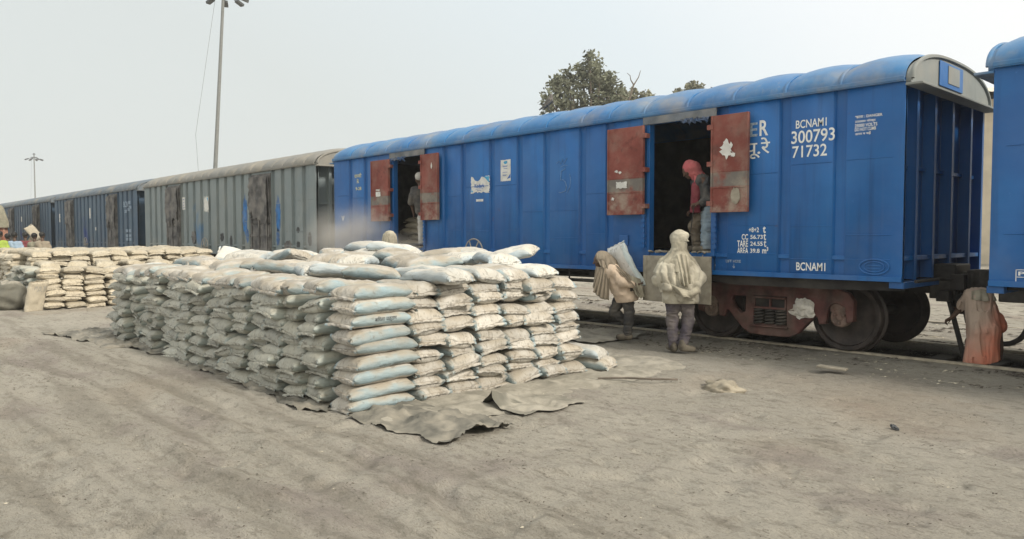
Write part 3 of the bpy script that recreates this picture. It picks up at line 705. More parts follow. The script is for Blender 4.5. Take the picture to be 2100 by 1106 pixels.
T('+8+2', -2.06, -1.905, 1.63, 1.70, weight=.02); T('t', -1.845, -1.80, 1.62, 1.715, weight=.02)
T('CC', -2.17, -2.07, 1.525, 1.605, weight=.02); T('56.73', -2.035, -1.845, 1.535, 1.595, weight=.02); T('t', -1.835, -1.795, 1.52, 1.615, weight=.02)
T('TARE', -2.24, -2.07, 1.425, 1.515, weight=.02); T('24.55', -2.035, -1.845, 1.44, 1.50, weight=.02); T('t', -1.83, -1.79, 1.425, 1.52, weight=.02)
T('AREA', -2.24, -2.065, 1.325, 1.415, weight=.02); T('39.8', -2.035, -1.89, 1.34, 1.40, weight=.02); T('m³', -1.85, -1.76, 1.325, 1.425, weight=.02)
T('LIFT HERE', -2.42, -2.18, 1.195, 1.235, m='white_faint', weight=.015); T('↓', -2.31, -2.27, 1.11, 1.18, m='white_faint')
T('BCNAM1', -1.35, -.95, 1.115, 1.225, weight=.018)
T('वापसी', -12.55, -12.24, 2.98, 3.09, m='yellow', weight=.015); T('R', -12.44, -12.35, 2.85, 2.95, m='yellow', weight=.015); T('9-28', -12.50, -12.25, 2.68, 2.76, m='yellow', weight=.02)
T('V', -13.17, -13.04, 1.95, 2.08, weight=.02)
b = MB()                                                # chalked five and scribbles
def chalk(P, w=.007): b.tube([(p[0], -.004, p[1]) for p in P], w, 5)
chalk([(-5.60,2.76),(-5.70,2.72),(-5.72,2.56),(-5.66,2.57),(-5.60,2.52),(-5.57,2.44),(-5.60,2.37),(-5.70,2.345),(-5.76,2.35)])
chalk([(-5.50,2.66),(-5.475,2.55),(-5.50,2.42),(-5.57,2.33)], .005); chalk([(-5.82,2.86),(-5.74,2.90),(-5.72,2.84),(-5.66,2.93),(-5.64,2.85),(-5.56,2.94)], .005)
chalk([(-5.72,2.79),(-5.62,2.82),(-5.55,2.81)], .004); b.build('chalk_mark', M['chalk'], w1)
# bills pasted on the side
def bill(par, L, y, label=None, name='poster'):
    o = side_poly(name, [L], y, .0012, M['paper'], par)
    if label: o['label'] = label
    return o
p = bill(w1, torn(-8.18, -7.6, 2.42, 2.76, 4, amp=.06, bites=((-7.98, 2.79, .13), (-8.03, 2.40, .06), (-7.80, 2.38, .07))), -.003, 'torn white and blue advertising bill')
side_text('lettering', 'Kodark', -8.06, -7.76, 2.53, 2.61, M['blue_print'], p, y=-.006, weight=.03)
side_poly('print_patch', [[(-7.78,2.745),(-7.625,2.745),(-7.625,2.62)]], -.0055, .0008, M['cyan_print'], p); side_poly('print_patch', [[(-8.16,2.52),(-8.16,2.45),(-8.10,2.45)]], -.0055, .0008, M['cyan_print'], p)
b = MB(); b.box(-8.03, -7.80, -.0062, -.0048, 2.505, 2.512); b.box(-7.98, -7.86, -.0062, -.0048, 2.475, 2.483); b.build('print_line', M['blue_print'], p)
bill(w1, torn(-8.02, -7.80, 2.26, 2.31, 5, amp=.05), -.003, 'small white scrap of paper')
p = bill(w1, torn(-7.29, -7.01, 2.62, 3.03, 6, amp=.012), -.003, 'upright pale bill with blue print')
side_poly('print_patch', [[(-7.015,2.76),(-7.015,2.68),(-7.11,2.66)]], -.0055, .0008, M['blue_print'], p); side_poly('print_patch', [blot(-7.15, 2.975, .055, .03, 3, amp=.15)], -.0055, .0008, M['cyan_print'], p)
b = MB()
for z, a, c in ((2.91,-7.24,-7.09),(2.895,-7.22,-7.11),(2.86,-7.2,-7.1),(2.79,-7.23,-7.1),(2.74,-7.24,-7.12),(2.725,-7.22,-7.13)): b.box(a, c, -.0062, -.0048, z-.004, z+.004)
b.build('print_line', M['blue_print'], p)
bill(w1, torn(-4.36, -4.13, 2.34, 2.455, 9, amp=.09), -.139, 'crumpled white paper on the left red leaf')
bill(w1, blot(-2.34, 2.815, .085, .11, 12, amp=.22), -.139, 'ragged white paper on the right red leaf')
bill(w1, blot(-2.25, 2.73, .045, .03, 13), -.1395); bill(w1, blot(-4.35, 2.62, .03, .02, 14), -.139); bill(w1, blot(-4.28, 2.60, .035, .018, 15), -.1385); bill(w1, blot(-4.42, 2.18, .03, .02, 17), -.139)
o = bill(w1, blot(-2.20, 2.15, .075, .115, 16, amp=.07), -.139); o.data.materials[0] = M['wood']
bill(w1, torn(-11.42, -11.22, 2.48, 2.60, 18, amp=.06), -.139, 'white paper on the left-hand far leaf'); bill(w1, torn(-11.42, -11.24, 2.615, 2.65, 19, amp=.16), -.139)
bill(w1, blot(-9.30, 3.05, .02, .06, 20), -.139)
# running gear seen at the near end
b = MB(); b.tube([(.12, .12, 1.02), (.12, .9, 1.02), (.3, 1.1, 1.0)], .022, 8); b.obox((.3, 1.1, .98), (.16, .14, .2)); b.tube([(.3, 1.3, .95), (.26, 1.4, .78), (.30, 1.5, .42)], [.03, .035, .028], 8)
b.build('uncoupling_lever', M['chalk_iron2'] if 'chalk_iron2' in M else M['dark_under'], w1, bevel=0)
hose(w1, 1, smoothpts([(.12, 1.5, .80), (.28, 1.5, .80), (.40, 1.5, .62), (.50, 1.5, .34), (.66, 1.5, .20), (.78, 1.5, .19), (.90, 1.5, .26)]))
b = MB(); b.box(.05, .2, 1.05, 1.2, .72, .86); b.bar((.16, 1.2, .74), (.36, 1.2, -.02), .06, .05); b.build('hanging_bar', M['dark_under'], w1, bevel=.005)

# neighbours
w0 = wagon(14.45, 'blue wagon cut off by the right edge of the picture', M['blue'], M['blue_roof'], M['blue_roof'], M['blue_dark'])
side_text('lettering', 'POH', -13.235, -12.98, 1.14, 1.185, M['white'], w0, weight=.03)
b = MB()
for (a, c, z0, z1) in ((-13.26,-12.95,1.20,1.207),(-13.26,-12.95,1.12,1.127),(-13.26,-12.95,1.05,1.057),(-13.26,-13.252,1.05,1.207)): b.box(a, c, -.005, -.002, z0, z1)
b.build('stencil_box', M['white'], w0)
hose(w0, -1, smoothpts([(-13.30, 1.5, .84), (-13.36, 1.5, .74), (-13.42, 1.5, .54), (-13.50, 1.5, .34), (-13.56, 1.5, .25)]))
b = MB(); b.tube([(-13.2, .5, .95), (-13.1, .6, .72)], .03, 8); b.obox((-13.12, .72, .74), (.14, .12, .22)); b.build('brake_cock', M['dark_under'], w0)
R2 = [-.04, -.62, -1.24, -1.86, -2.45, -3.95, -4.5, -5.1, -5.75, -6.4, -7.1, -7.75, -8.4, -9.05, -9.55, -11.05, -11.65, -12.25, -12.85, -13.48]
X2 = [0, -.62, -1.24, -1.86, -2.5, -3.2, -3.9, -4.5, -5.1, -5.75, -6.4, -7.1, -7.75, -8.4, -9.05, -9.7, -10.4, -11.05, -11.65, -12.25, -12.85, -13.52]
w2 = wagon(-14.45, 'grey-green wagon with mud-stained doors and a blue paint patch', M['grey_paint'], M['grey_roof'], M['grey_roof'], M['grey_paint'], False, R2, X2, False, True)
handwheel(w2, -7.3)
p = bill(w2, torn(-7.55, -7.15, 2.35, 2.92, 24, amp=.07), -.003, 'white bill on the grey wagon'); side_poly('print_patch', [[(-7.3,2.85),(-7.2,2.85),(-7.2,2.72)]], -.0055, .0008, M['cyan_print'], p)
p = bill(w2, torn(-9.5, -9.25, 2.5, 2.95, 25, amp=.03), -.003, 'narrow white bill on the grey wagon'); b = MB(); [b.box(-9.45, -9.32, -.0062, -.0048, z, z+.02) for z in (2.56, 2.66, 2.74, 2.85)]; b.build('print_line', M['blue_print'], p)
M['stain_blue'] = plain('fresh_blue_patch', (.02,.13,.36), .7, .4, 4, .3, 30, .3, dust=.3); M['stain_dark'] = plain('grease_stain', (.06,.065,.07), .8, .3, 6, .2, 30, .3)
for (cx, cz, rx, rz, sd, m) in ((-4.35, 2.2, .16, .55, 31, 'stain_blue'), (-4.2, 1.6, .10, .2, 32, 'stain_blue'), (-2.15, 2.2, .14, .5, 33, 'stain_blue'), (-2.2, 1.55, .1, .25, 34, 'stain_blue'), (-1.0, 1.75, .09, .08, 35, 'stain_dark'), (-1.0, 1.35, .1, .09, 36, 'stain_dark'), (-.35, 1.5, .1, .2, 37, 'stain_dark'), (-5.4, 1.4, .1, .2, 38, 'stain_dark'), (-6.1, 1.55, .14, .14, 39, 'stain_dark'), (-1.6, 1.3, .22, .16, 40, 'mud'), (-8.5, 1.55, .2, .22, 41, 'mud')):
    side_poly('paint_stain', [blot(cx, cz, rx, rz, sd, 30, .13)], -.0025, .0008, M[m], w2)
w3 = wagon(-28.9, 'slate-blue wagon with worn white markings, third from the right', M['slate_paint'], M['slate_roof'], M['slate_roof'], M['slate_paint'], False, R2, X2, False, True, bog='dark_under')
handwheel(w3, -7.3)
side_text('lettering', 'BCN', -1.75, -1.15, 2.78, 3.02, M['white_faint'], w3, weight=.02)
b = MB(); rng = random.Random(2)
for (x, z) in [(-1.6,2.55),(-1.2,2.62),(-1.5,1.75),(-1.1,1.75),(-1.5,1.55),(-1.1,1.55),(-1.5,1.4),(-1.1,1.4),(-1.1,2.9),(-1.0,2.7)]:
    for k in range(3): b.box(x+k*.1, x+k*.1+.07, -.006, -.003, z, z+.12)
b.build('worn_marking', M['white_faint'], w3)
bill(w3, torn(-6.9, -6.72, 2.4, 2.9, 44, amp=.04), -.003, 'narrow white bill on the slate-blue wagon'); bill(w3, torn(-6.0, -5.85, 1.85, 2.0, 45, amp=.04), -.003)
bill(w3, torn(-12.6, -12.4, 2.3, 2.75, 46, amp=.05), -.003)
w4 = wagon(-43.35, 'farthest wagon at the left, dull blue behind the truck', M['slate_paint'], M['slate_roof'], M['slate_roof'], M['slate_paint'], False, R2, X2, False, True, bog='dark_under')
bill(w4, torn(-7.6, -7.3, 2.45, 2.8, 47, amp=.1), -.003); side_text('lettering', 'BCN', -3.4, -2.7, 2.6, 2.85, M['white_faint'], w4, weight=.02)
w5 = wagon(-57.8, 'last wagon showing only its roof line beyond the truck', M['slate_paint'], M['slate_roof'], M['slate_roof'], M['slate_paint'], False, R2, X2, False, True, bog='dark_under')
# ------------------------------------------------------------------ cement sacks
def sack_material(name, fab, blue, dust, damt, blue_amt=1.0, dark=1.0):
    n = N(name); x, y, z = n.xyz(); rnd = n.rnd()
    fab = tuple(q*dark for q in fab); ob = n.n('ShaderNodeObjectInfo')
    sh = n.n('ShaderNodeVectorMath', operation='SCALE'); sh.inputs[3].default_value = 37.0
    cmb = n.n('ShaderNodeCombineXYZ'); [n.l(rnd, cmb.inputs[i]) for i in range(3)]; n.l(cmb.outputs[0], sh.inputs[0])
    ad = n.n('ShaderNodeVectorMath', operation='ADD'); n.l(n.tc.outputs['Object'], ad.inputs[0]); n.l(sh.outputs[0], ad.inputs[1])
    def nz_(scale, det=4, st=(1,1,1)):
        mp = n.n('ShaderNodeMapping'); mp.inputs['Scale'].default_value = st; n.l(ad.outputs[0], mp.inputs[0])
        q = n.n('ShaderNodeTexNoise'); q.inputs['Scale'].default_value = scale; q.inputs['Detail'].default_value = det; n.l(mp.outputs[0], q.inputs['Vector']); return q.outputs[0]
    c = n.mix(fab, tuple(q*.84 for q in fab), n.ramp(nz_(5, 5), .35, .7))
    ay = n.math('ABSOLUTE', y); bl = n.math('MULTIPLY', n.ramp(n.math('ADD', ay, n.math('MULTIPLY', nz_(3, 2), .05)), .185, .215), blue_amt)
    c = n.mix(c, blue, n.math('MULTIPLY', bl, .85))
    # printed band across the face, greyed and broken
    pr = n.math('MULTIPLY', n.ramp(n.math('ABSOLUTE', n.math('SUBTRACT', x, .2)), .075, .06), n.math('MULTIPLY', n.ramp(nz_(26, 3, (.35, 1.6, 1)), .52, .60), n.ramp(ay, .17, .14)))
    c = n.mix(c, (.16,.20,.26), n.math('MULTIPLY', pr, .55))
    up = n.ramp(n.nz(), -.25, .75); dn = n.ramp(nz_(4.5, 6), .25, .62)
    dm = n.math('MULTIPLY', n.math('ADD', n.math('MULTIPLY', up, .75), .25), dn); c = n.mix(c, dust, n.math('MULTIPLY', dm, damt))
    c = n.mix(c, tuple(q*.45 for q in dust), n.math('MULTIPLY', n.ramp(nz_(16, 6), .6, .72), .45))
    q = n.n('ShaderNodeHueSaturation'); n.l(c, q.inputs['Color']); n.l(n.math('ADD', n.math('MULTIPLY', rnd, .34), .82), q.inputs['Value'])
    c0 = q
    # the stitched hem: a dark thread line, and gathers drawn as dark colour lines running in from it
    ax = n.math('ABSOLUTE', x); hem = n.math('MULTIPLY', n.ramp(ax, .372, .374), n.ramp(ax, .381, .379))
    gat = n.math('MULTIPLY', n.math('MULTIPLY', n.ramp(ax, .20, .36), n.ramp(nz_(30, 4, (.25, 1.3, .8)), .52, .70)), .45)
    c2 = n.mix(c0.outputs[0], (.10,.085,.06), gat); c2 = n.mix(c2, (.07,.055,.04), n.math('MULTIPLY', hem, .45))
    n.bump(nz_(6, 3, (.6, 1.5, 1)), .7, .035); n.bump(nz_(16, 5, (.5, 2.2, 1.4)), .7, .018); n.bump(nz_(70, 3), .25, .003)
    return n.fin(c2, .6, 0, .4)
M['sack'] = sack_material('sack_fabric', (.56,.54,.50), (.24,.36,.42), (.335,.295,.235), .9)
M['sack_shaded'] = sack_material('sack_fabric_shaded', (.46,.465,.42), (.24,.33,.35), (.37,.355,.295), .85, .65)  # darker, greyer copy of the sack fabric: shade of its faces painted in
M['sack_tan'] = sack_material('sack_fabric_tan_dust', (.56,.51,.415), (.38,.37,.32), (.385,.335,.25), .9, .3)
M['sack_white'] = sack_material('sack_fabric_white', (.74,.75,.74), (.50,.60,.64), (.50,.47,.42), .25)
M['sack_clean'] = sack_material('sack_fabric_fresh', (.66,.66,.63), (.40,.50,.57), (.44,.39,.31), .45)
def pillow(seed, L=.365, Wd=.215, T=.078, droop=.022, crush=.88, lump=.010, nu=26, nr=26):
    rng = random.Random(seed); P = []; fl = .004
    tw = rng.gauss(0, .05); b1, b2 = rng.gauss(0, .008), -.013 + rng.gauss(0, .008); sk = [rng.uniform(-.03, .03) for _ in range(2)]
    us = [-1.0 - fl/L, -1.0] + [-math.cos(math.pi*(i+.35)/(nu-.3)) for i in range(nu)] + [1.0, 1.0 + fl/L]
    for i, u in enumerate(us):
        a = min(abs(u), 1.0); e = max(0, abs(u)-1)
        T_ = T*(1-a**10)**.5 + .003; W_ = Wd*(1 - .03*(1-a**2) - .03*a**12)
        row = []
        for k in range(nr):
            th = 2*math.pi*k/nr; cs, sn = math.cos(th), math.sin(th)
            y = W_*math.copysign(abs(cs)**.80, cs); z = T_*math.copysign(abs(sn)**.85, sn)
            if z < 0: z *= crush
            side = abs(y)/W_; x = L*u + (sk[0] if u < 0 else sk[1])*(y/W_)*a**4 + (.010*side**4 if e == 0 and a > .95 else 0)*math.copysign(1, u)
            lp = lump*(fbm(x*4.5+seed*3.1, y*5, z*6+seed) + .5*fbm(x*11+seed, y*12, z*10))*(1-a**8)
            pl = .0035*a**3*math.sin(y*70+seed)*(1-.4*e)                     # gathers running in from the stitched ends
            z += lp*math.copysign(1, sn) + pl + tw*y*u*.5
            z -= droop*a**4 + e*L*.25 + b1*math.sin(2.2*u) + b2*(y/Wd)**2
            row.append((x, y + lp*.6*math.copysign(1, cs), z))
        P.append(row)
    b = MB(); b.grid(P, wrap=True); m = len(P); b.f = [q[::-1] for q in b.f]; b.f.append(tuple(range(nr))); b.f.append(tuple(reversed(range((m-1)*nr, m*nr)))); b.mi += [0, 0]
    for sg in (-1, 1):                                    # sewn hem hanging from the blunt end
        H = []
        for k in range(15):
            y = Wd*.97*(k/7-1); zc = -droop + b1*math.sin(2.2*sg) + b2*(y/Wd)**2 + tw*y*sg*.5; wv = .006*math.sin(k*1.7+seed*2)
            H.append([(sg*(L+sk[0 if sg < 0 else 1]*(y/Wd)*1.0 - .012), y, zc+.004), (sg*(L+sk[0 if sg < 0 else 1]*(y/Wd)+.012+wv*.5), y, zc+.004), (sg*(L+sk[0 if sg < 0 else 1]*(y/Wd)+.020+wv), y*1.01, zc-.012+wv*.6), (sg*(L+sk[0 if sg < 0 else 1]*(y/Wd)+.016+wv), y*1.01, zc-.024+wv)])
        b.grid(H)
    o = b.build('sack', None, smooth=80, recalc=False); me = o.data; bpy.data.objects.remove(o); return me
PIL = [pillow(k, droop=.002+.006*(k%4), T=.084+.004*(k%4), Wd=.216, lump=.012+.004*(k%3)) for k in range(14)]
SPIL = [pillow(40+k, droop=.028, T=.086, lump=.016, crush=.9) for k in range(6)]
CPIL = [pillow(70+k, droop=.012, T=.084, L=.36, lump=.007) for k in range(5)]
MESHES = {}
def sack_mesh(base, mat):
    key = (base.name, mat)
    if key not in MESHES:
        me = base.copy(); me.materials.clear(); me.materials.append(M[mat]); MESHES[key] = me
    return MESHES[key]
def sack(base, mat, loc, rot, label, group):
    o = bpy.data.objects.new('cement_sack', sack_mesh(base, mat)); COL.objects.link(o); o.location = loc; o.rotation_euler = rot
    return tag(o, label, 'sack', group)
rs = random.Random(21)
PIT = .1335
# long shaded face of the big stack: sixteen columns, nine courses, ends towards the yard
NC, NL = 17, 9; XA, XB = -2.90, -10.08; step = (XA-XB)/(NC-1)
corner = {}
for c in range(NC):
    cx = XA - c*step - (.06 if c > 9 else 0); lean = rs.gauss(0, .015); cyo = rs.gauss(0, .03)
    if c > 9: cyo += .05
    for l in range(NL):
        z = GZ + .055 + l*PIT + rs.gauss(0, .006) + .01*math.sin(c*1.7)
        inset = .012*l
        y = -5.74 + cyo + inset*.8 + rs.gauss(0, .028); x = cx - (inset*1.4 if c < 3 else 0) + lean*l*.5 + rs.gauss(0, .022)
        topn = NL - l
        if c == 0:
            base, mat = CPIL[rs.randrange(5)], 'sack'; lab = f'{ORD[topn]} sack from the top of the near corner column, long blue-edged side showing'; rot = (rs.gauss(0, .03), rs.gauss(0, .03), -math.pi/2 + rs.gauss(0, .03)); z -= 0
            if l == NL-1: lab = 'top sack of the near corner column, its blue-edged long side showing'
        else:
            base, mat = PIL[rs.randrange(14)], 'sack_shaded' if l < NL-1 else 'sack'
            rot = (rs.gauss(0, .07), rs.gauss(0, .05), -math.pi/2 + rs.gauss(0, .075))
            pos = f'{ORD[topn]} from the top' if l < NL-1 else 'top sack'
            lab = f'grey sack, {pos}, {ORD[c+1]} column from near corner, shaded long face'
        o = sack(base, mat, (x, y, z), rot, lab, 'sacks of the big stack')
        if c == 0: corner[topn] = o
# short lit face: seven columns with the sacks' ends showing
YS = [-5.12 + .43*k for k in range(6)]
for c, cy in enumerate(YS):
    nl = 9
    for l in range(nl):
        z = GZ + .055 + l*(PIT - .0012*c) + rs.gauss(0, .006); inset = .016*l
        x = -3.07 - inset + rs.gauss(0, .03) + (.03 if c > 3 else 0); y = cy + rs.gauss(0, .02) + .006*l*(-1 if c > 3 else .2)
        topn = nl - l; pos = f'{ORD[topn]} from the top' if l < nl-1 else 'top sack'
        sack(PIL[rs.randrange(14)], 'sack', (x, y, z), (rs.gauss(0, .08), rs.gauss(0, .05) - .02, rs.gauss(0, .08)),
             f'pale sack, {pos}, {ORD[c+1]} column right of corner, lit short face', 'sacks of the big stack')
# two low sacks run out past the stack's end towards the train
sack(PIL[3], 'sack', (-2.92, -2.50, GZ+.075), (.03, .02, .25), 'lowest sack standing out from the right foot of the big stack', 'sacks of the big stack')
sack(SPIL[2], 'sack_clean', (-3.02, -2.58, GZ+.205), (-.05, .04, .4), 'clean pale sack lying on the one at the right foot of the stack', 'sacks of the big stack')
# loose courses on top
tops = []
def top(x, y, lay, rz, rx=0, ry=0, mat='sack', big=True, dz=0):
    tops.append((x, y, GZ + .07 + lay*PIT + dz, rx, ry, rz, mat, big))
for k, x in enumerate(np.linspace(-3.1, -9.6, 15)):            # front edge of the tenth course
    f = rs.random(); top(x + rs.gauss(0, .05), -5.02 + .16*math.sin(k*1.9) + (.2 if k < 3 else 0), 9, rs.choice([0, .2, -.25, 1.2, 1.57, 2.9, .5]) if k > 1 else .1, rs.gauss(0, .10), rs.gauss(0, .08), rs.choice(['sack', 'sack', 'sack_clean']), True, -.02)
for k, y in enumerate((-4.62, -4.2, -3.78, -3.36)):             # right edge of the tenth course
    top(-3.22 + rs.gauss(0, .04), y, 9, rs.gauss(0, .15), rs.gauss(0, .1), -.06 + rs.gauss(0, .05), 'sack_clean' if k % 2 else 'sack', True, -.025)
for k, x in enumerate(np.linspace(-3.9, -9.3, 9)):             # second row, and the heap behind
    top(x + rs.gauss(0, .1), -4.2 + .18*math.sin(k*2.3), 9.55, rs.uniform(-.9, .9) + (1.57 if k % 3 == 0 else 0), rs.gauss(0, .12), rs.gauss(0, .1), rs.choice(['sack', 'sack_clean']), True, .0)
for k, x in enumerate(np.linspace(-3.7, -9.8, 11)):
    top(x + rs.gauss(0, .1), -3.35 + .15*math.sin(k*1.3), 9.85 if k < 8 else 9.4, rs.uniform(-.5, .5) + (1.2 if k % 4 == 1 else 0), rs.gauss(0, .12), rs.gauss(0, .1), rs.choice(['sack', 'sack_clean', 'sack_clean']), True, .02*math.sin(k*4.1))
for (x, y, l, rz, rx, ry) in ((-3.75, -3.1, 10.15, .5, .2, -.25), (-4.6, -2.95, 10.1, -.2, 0, .1), (-6.9, -3.2, 10.75, .1, .1, .05), (-6.1, -3.25, 10.6, .5, -.1, .1), (-11.0, -3.6, 8.9, 1.0, .7, .3)):
    top(x, y, l, rz, rx, ry, 'sack_clean')
tops.sort(key=lambda q: (round((q[1]+5.3)/.75), -q[0]))
rown = {}
for (x, y, z, rx, ry, rz, mat, big) in tops:
    r = round((y+5.3)/.75); rown[r] = rown.get(r, 0)+1; k = rown[r]
    rl = {0: 'front row atop the big stack', 1: 'second row atop the big stack', 2: 'third row of heap atop', 3: 'back row of heap atop'}[min(max(r, 0), 3)]
    tilt = 'tilted' if abs(rx)+abs(ry) > .16 else 'flat-lying'
    sack(SPIL[rs.randrange(6)], mat, (x, y, z), (rx, ry, rz), f'{tilt} sack, {rl}, {ORD[min(k, 20)]} from its right end', 'loose sacks on top of the big stack')
# brand words printed on the blue-edged sides of the corner column
def sack_print(o, body, x0, x1, z0, z1, mat):
    """wrap flat lettering onto the long side of the sack"""
    from mathutils.bvhtree import BVHTree
    me = o.data; bv = BVHTree.FromPolygons([v.co[:] for v in me.vertices], [p.vertices[:] for p in me.polygons])
    tm = text_mesh(body, .015); bm = bmesh.new(); bm.from_mesh(tm); bmesh.ops.triangulate(bm, faces=bm.faces)
    xs = [v.co.x for v in bm.verts]; ys = [v.co.y for v in bm.verts]; a, b_, c, d = min(xs), max(xs), min(ys), max(ys)
    for v in bm.verts:
        X = x0+(v.co.x-a)/(b_-a)*(x1-x0); Z = z0+(v.co.y-c)/(d-c)*(z1-z0)
        h = bv.ray_cast(Vector((X, .6, Z)), Vector((0, -1, 0))); v.co = Vector((X, (h[0].y if h[0] else .2)+.003, Z))
    bm.to_mesh(tm); bm.free(); return link('lettering', tm, mat, o)
M['ink'] = plain('faded_ink', (.09,.095,.10), .8, .3, 40, .1, 90, .2); M['ink_faint'] = plain('rubbed_ink', (.20,.22,.22), .8, .4, 60, .1, 90, .2)
sack_print(corner[3], 'बिरला उत्तम', .10, -.16, -.012, .048, M['ink'])
for k, s_, z in ((2, 'बिरला उत्तम', -.045), (6, 'बिरला उत्तम', -.05)):
    sack_print(corner[k], s_, .12, -.18, z, z+.035, M['ink_faint'])

# ------------------------------------------------------------------ the farther stack
FX = -16.85; n7 = 7
for c in range(5):
    for l in range(n7):
        z = GZ + .07 + l*PIT + rs.gauss(0, .006); topn = n7-l; pos = f'{ORD[topn]} from the top' if l < n7-1 else 'top sack'
        sack(PIL[rs.randrange(14)], 'sack_tan', (FX + rs.gauss(0, .03) - .01*l, -5.62 + c*.455 + rs.gauss(0, .025), z), (rs.gauss(0, .09), rs.gauss(0, .05), rs.gauss(0, .07)),
             f'tan sack, {pos}, {ORD[c+1]} column from left, farther stack', 'sacks of the farther stack')
for c in range(4):
    for l in range(n7):
        if c == 0 and l == 0: continue
        z = GZ + .07 + l*PIT + rs.gauss(0, .006); topn = n7-l; pos = f'{ORD[topn]} from the top' if l < n7-1 else 'top sack'
        sack(PIL[rs.randrange(14)], 'sack_shaded', (-17.5 - c*.45 + rs.gauss(0, .03), -5.66 + rs.gauss(0, .03), z), (rs.gauss(0, .09), rs.gauss(0, .05), -math.pi/2 + rs.gauss(0, .1)),
             f'shaded sack, {pos}, {ORD[c+1]} column round left corner, farther stack', 'sacks of the farther stack')
sack(SPIL[1], 'sack_tan', (-16.38, -5.98, GZ+.33), (0, -1.25, .35), 'tan sack leaning on end against the foot of the farther stack', 'sacks of the farther stack')
# upper courses set back on the farther stack: one mass beyond the three hundred sacks shown singly
b = MB()
def add_sack(b, base, loc, rot):
    Mx = Matrix.Translation(loc) @ Euler(rot).to_matrix().to_4x4(); b.add([Mx @ v.co for v in base.vertices], [tuple(p.vertices) for p in base.polygons])
for c in range(10):
    for l in range(3):
        add_sack(b, PIL[rs.randrange(14)], (-18.35 + rs.gauss(0, .05), -5.55 + c*.45, GZ+.07+(6.85+l*.95)*PIT), (rs.gauss(0, .08), rs.gauss(0, .05), rs.gauss(0, .08)))
    for r in range(5): add_sack(b, SPIL[rs.randrange(6)], (-19.1 - r*.72, -5.55 + c*.45, GZ+.07+8.9*PIT + rs.gauss(0, .02)), (rs.gauss(0, .1), rs.gauss(0, .08), rs.gauss(0, .15)))
for c in range(8):
    for l in range(9): add_sack(b, PIL[rs.randrange(14)], (-19.35 - c*.45, -5.66 + rs.gauss(0, .03), GZ+.07+l*PIT), (rs.gauss(0, .09), rs.gauss(0, .05), -math.pi/2 + rs.gauss(0, .1)))
for c in range(6): add_sack(b, SPIL[rs.randrange(6)], (-17.4 + rs.gauss(0, .1), -5.5 + c*.62, GZ+.06+7*PIT), (rs.gauss(0, .08), rs.gauss(0, .06), rs.gauss(0, .3)))
tag(b.build('sack_heap', M['sack_tan'], smooth=80, recalc=False), 'dusty upper courses set back on top of the farther stack', 'sacks', 'sacks of the farther stack', 'stuff')
# sacks still inside the wagon, glimpsed through the far doorway
for k, (x, y, z, rz) in enumerate(((-11.0, .75, 1.41, .2), (-10.9, .8, 1.54, -.2), (-11.05, .75, 1.67, .1), (-10.95, .85, 1.8, .3), (-11.1, .9, 1.93, 0), (-10.45, 1.0, 1.41, .1), (-10.4, 1.05, 1.54, .3))):
    sack(PIL[k], 'sack_tan', (x, y, z), (.05, .03, rz), f'{["lowest","second","third","fourth","topmost"][k]} dusty sack of the pile inside the far doorway' if k < 5 else ['lower', 'upper'][k-5] + ' dusty sack right of the pile inside the far doorway', 'sacks left in the wagon')

# ------------------------------------------------------------------ tarpaulins under and around the stacks
def tarp_mat():
    n = N('dusty_tarpaulin'); c = n.mix((.115,.115,.10), (.16,.155,.13), n.ramp(n.noise(2, 5), .3, .7))
    c = n.mix(c, n.mix((.25,.235,.20), (.38,.355,.305), n.ramp(n.noise(5, 6, .66), .35, .68)), n.math('MULTIPLY', n.math('MULTIPLY', n.ramp(n.nz(), .65, .95), n.ramp(n.noise(1.6, 6, .6), .20, .50)), .93))
    n.bump(n.noise(3.5, 4, .55, (1, 1, 1)), .6, .05); n.bump(n.noise(30, 4), .3, .006); return n.fin(c, .8, 0, .25)
M['tarp'] = tarp_mat(); M['tarp_dark'] = plain('grey_tarpaulin', (.17,.165,.145), .8, .3, 3, .4, 24, .25, dust=.6)
def sheet(name, x0, x1, y0, y1, n, m, hfun, edge, label, mat='tarp', amp=1.0):
    P = []
    for i in range(n+1):
        row = []
        for j in range(m+1):
            u, v = i/n, j/m; x, y = x0+(x1-x0)*u, y0+(y1-y0)*v
            ex, ey = edge(u, v); x += ex; y += ey
            row.append((x, y, GZ + hfun(x, y, u, v)))
        P.append(row)
    b = MB(); b.grid(P); o = b.build(name, M[mat], smooth=60, recalc=False); return tag(o, label, 'tarpaulin', 'tarpaulins on the ground')
_gx = np.arange(-13, 6, .04); _gy = np.arange(-8, 1, .04); _GH = ground_h(*np.meshgrid(_gx, _gy, indexing='ij')) - GZ
def gh(x, y): return float(_GH[min(max(int((x+13)/.04), 0), len(_gx)-1), min(max(int((y+8)/.04), 0), len(_gy)-1)])
def h1(x, y, u, v):
    r = max(0, min(v, 1-v, u, 1-u)); f = .030*abs(fbm(x*1.3, y*4.5, 2)) + .030*abs(fbm(x*3, y*7, 5))
    e = .5+.5*math.sin(x*2.1+fbm(x, y)*3)
    bur = .05*max(0, 1-min(v, 1-u)/.05)*(.35+fbm(x*1.7, y*1.7, 3.3))
    return gh(x, y) + .012 + f*min(1, r/.04+.2) - max(0, bur) + .05*max(0, 1-abs(v-.18)/.12)*max(0, fbm(x*.9, 1.7))
sheet('ground_tarpaulin', -11.7, -1.7, -6.13, -1.35, 200, 100, h1,
      lambda u, v: (.14*fbm(v*4, 3.1) - .35*v*(u > .9)*(u-.9)/.1, (1-v)**4*(.16*fbm(u*9, 1.3) - .62*max(0, (.42-u)/.42)**1.2) + v**4*.3*fbm(u*6, 8.8)), 'dark dusty tarpaulin spread beneath the big stack of sacks')
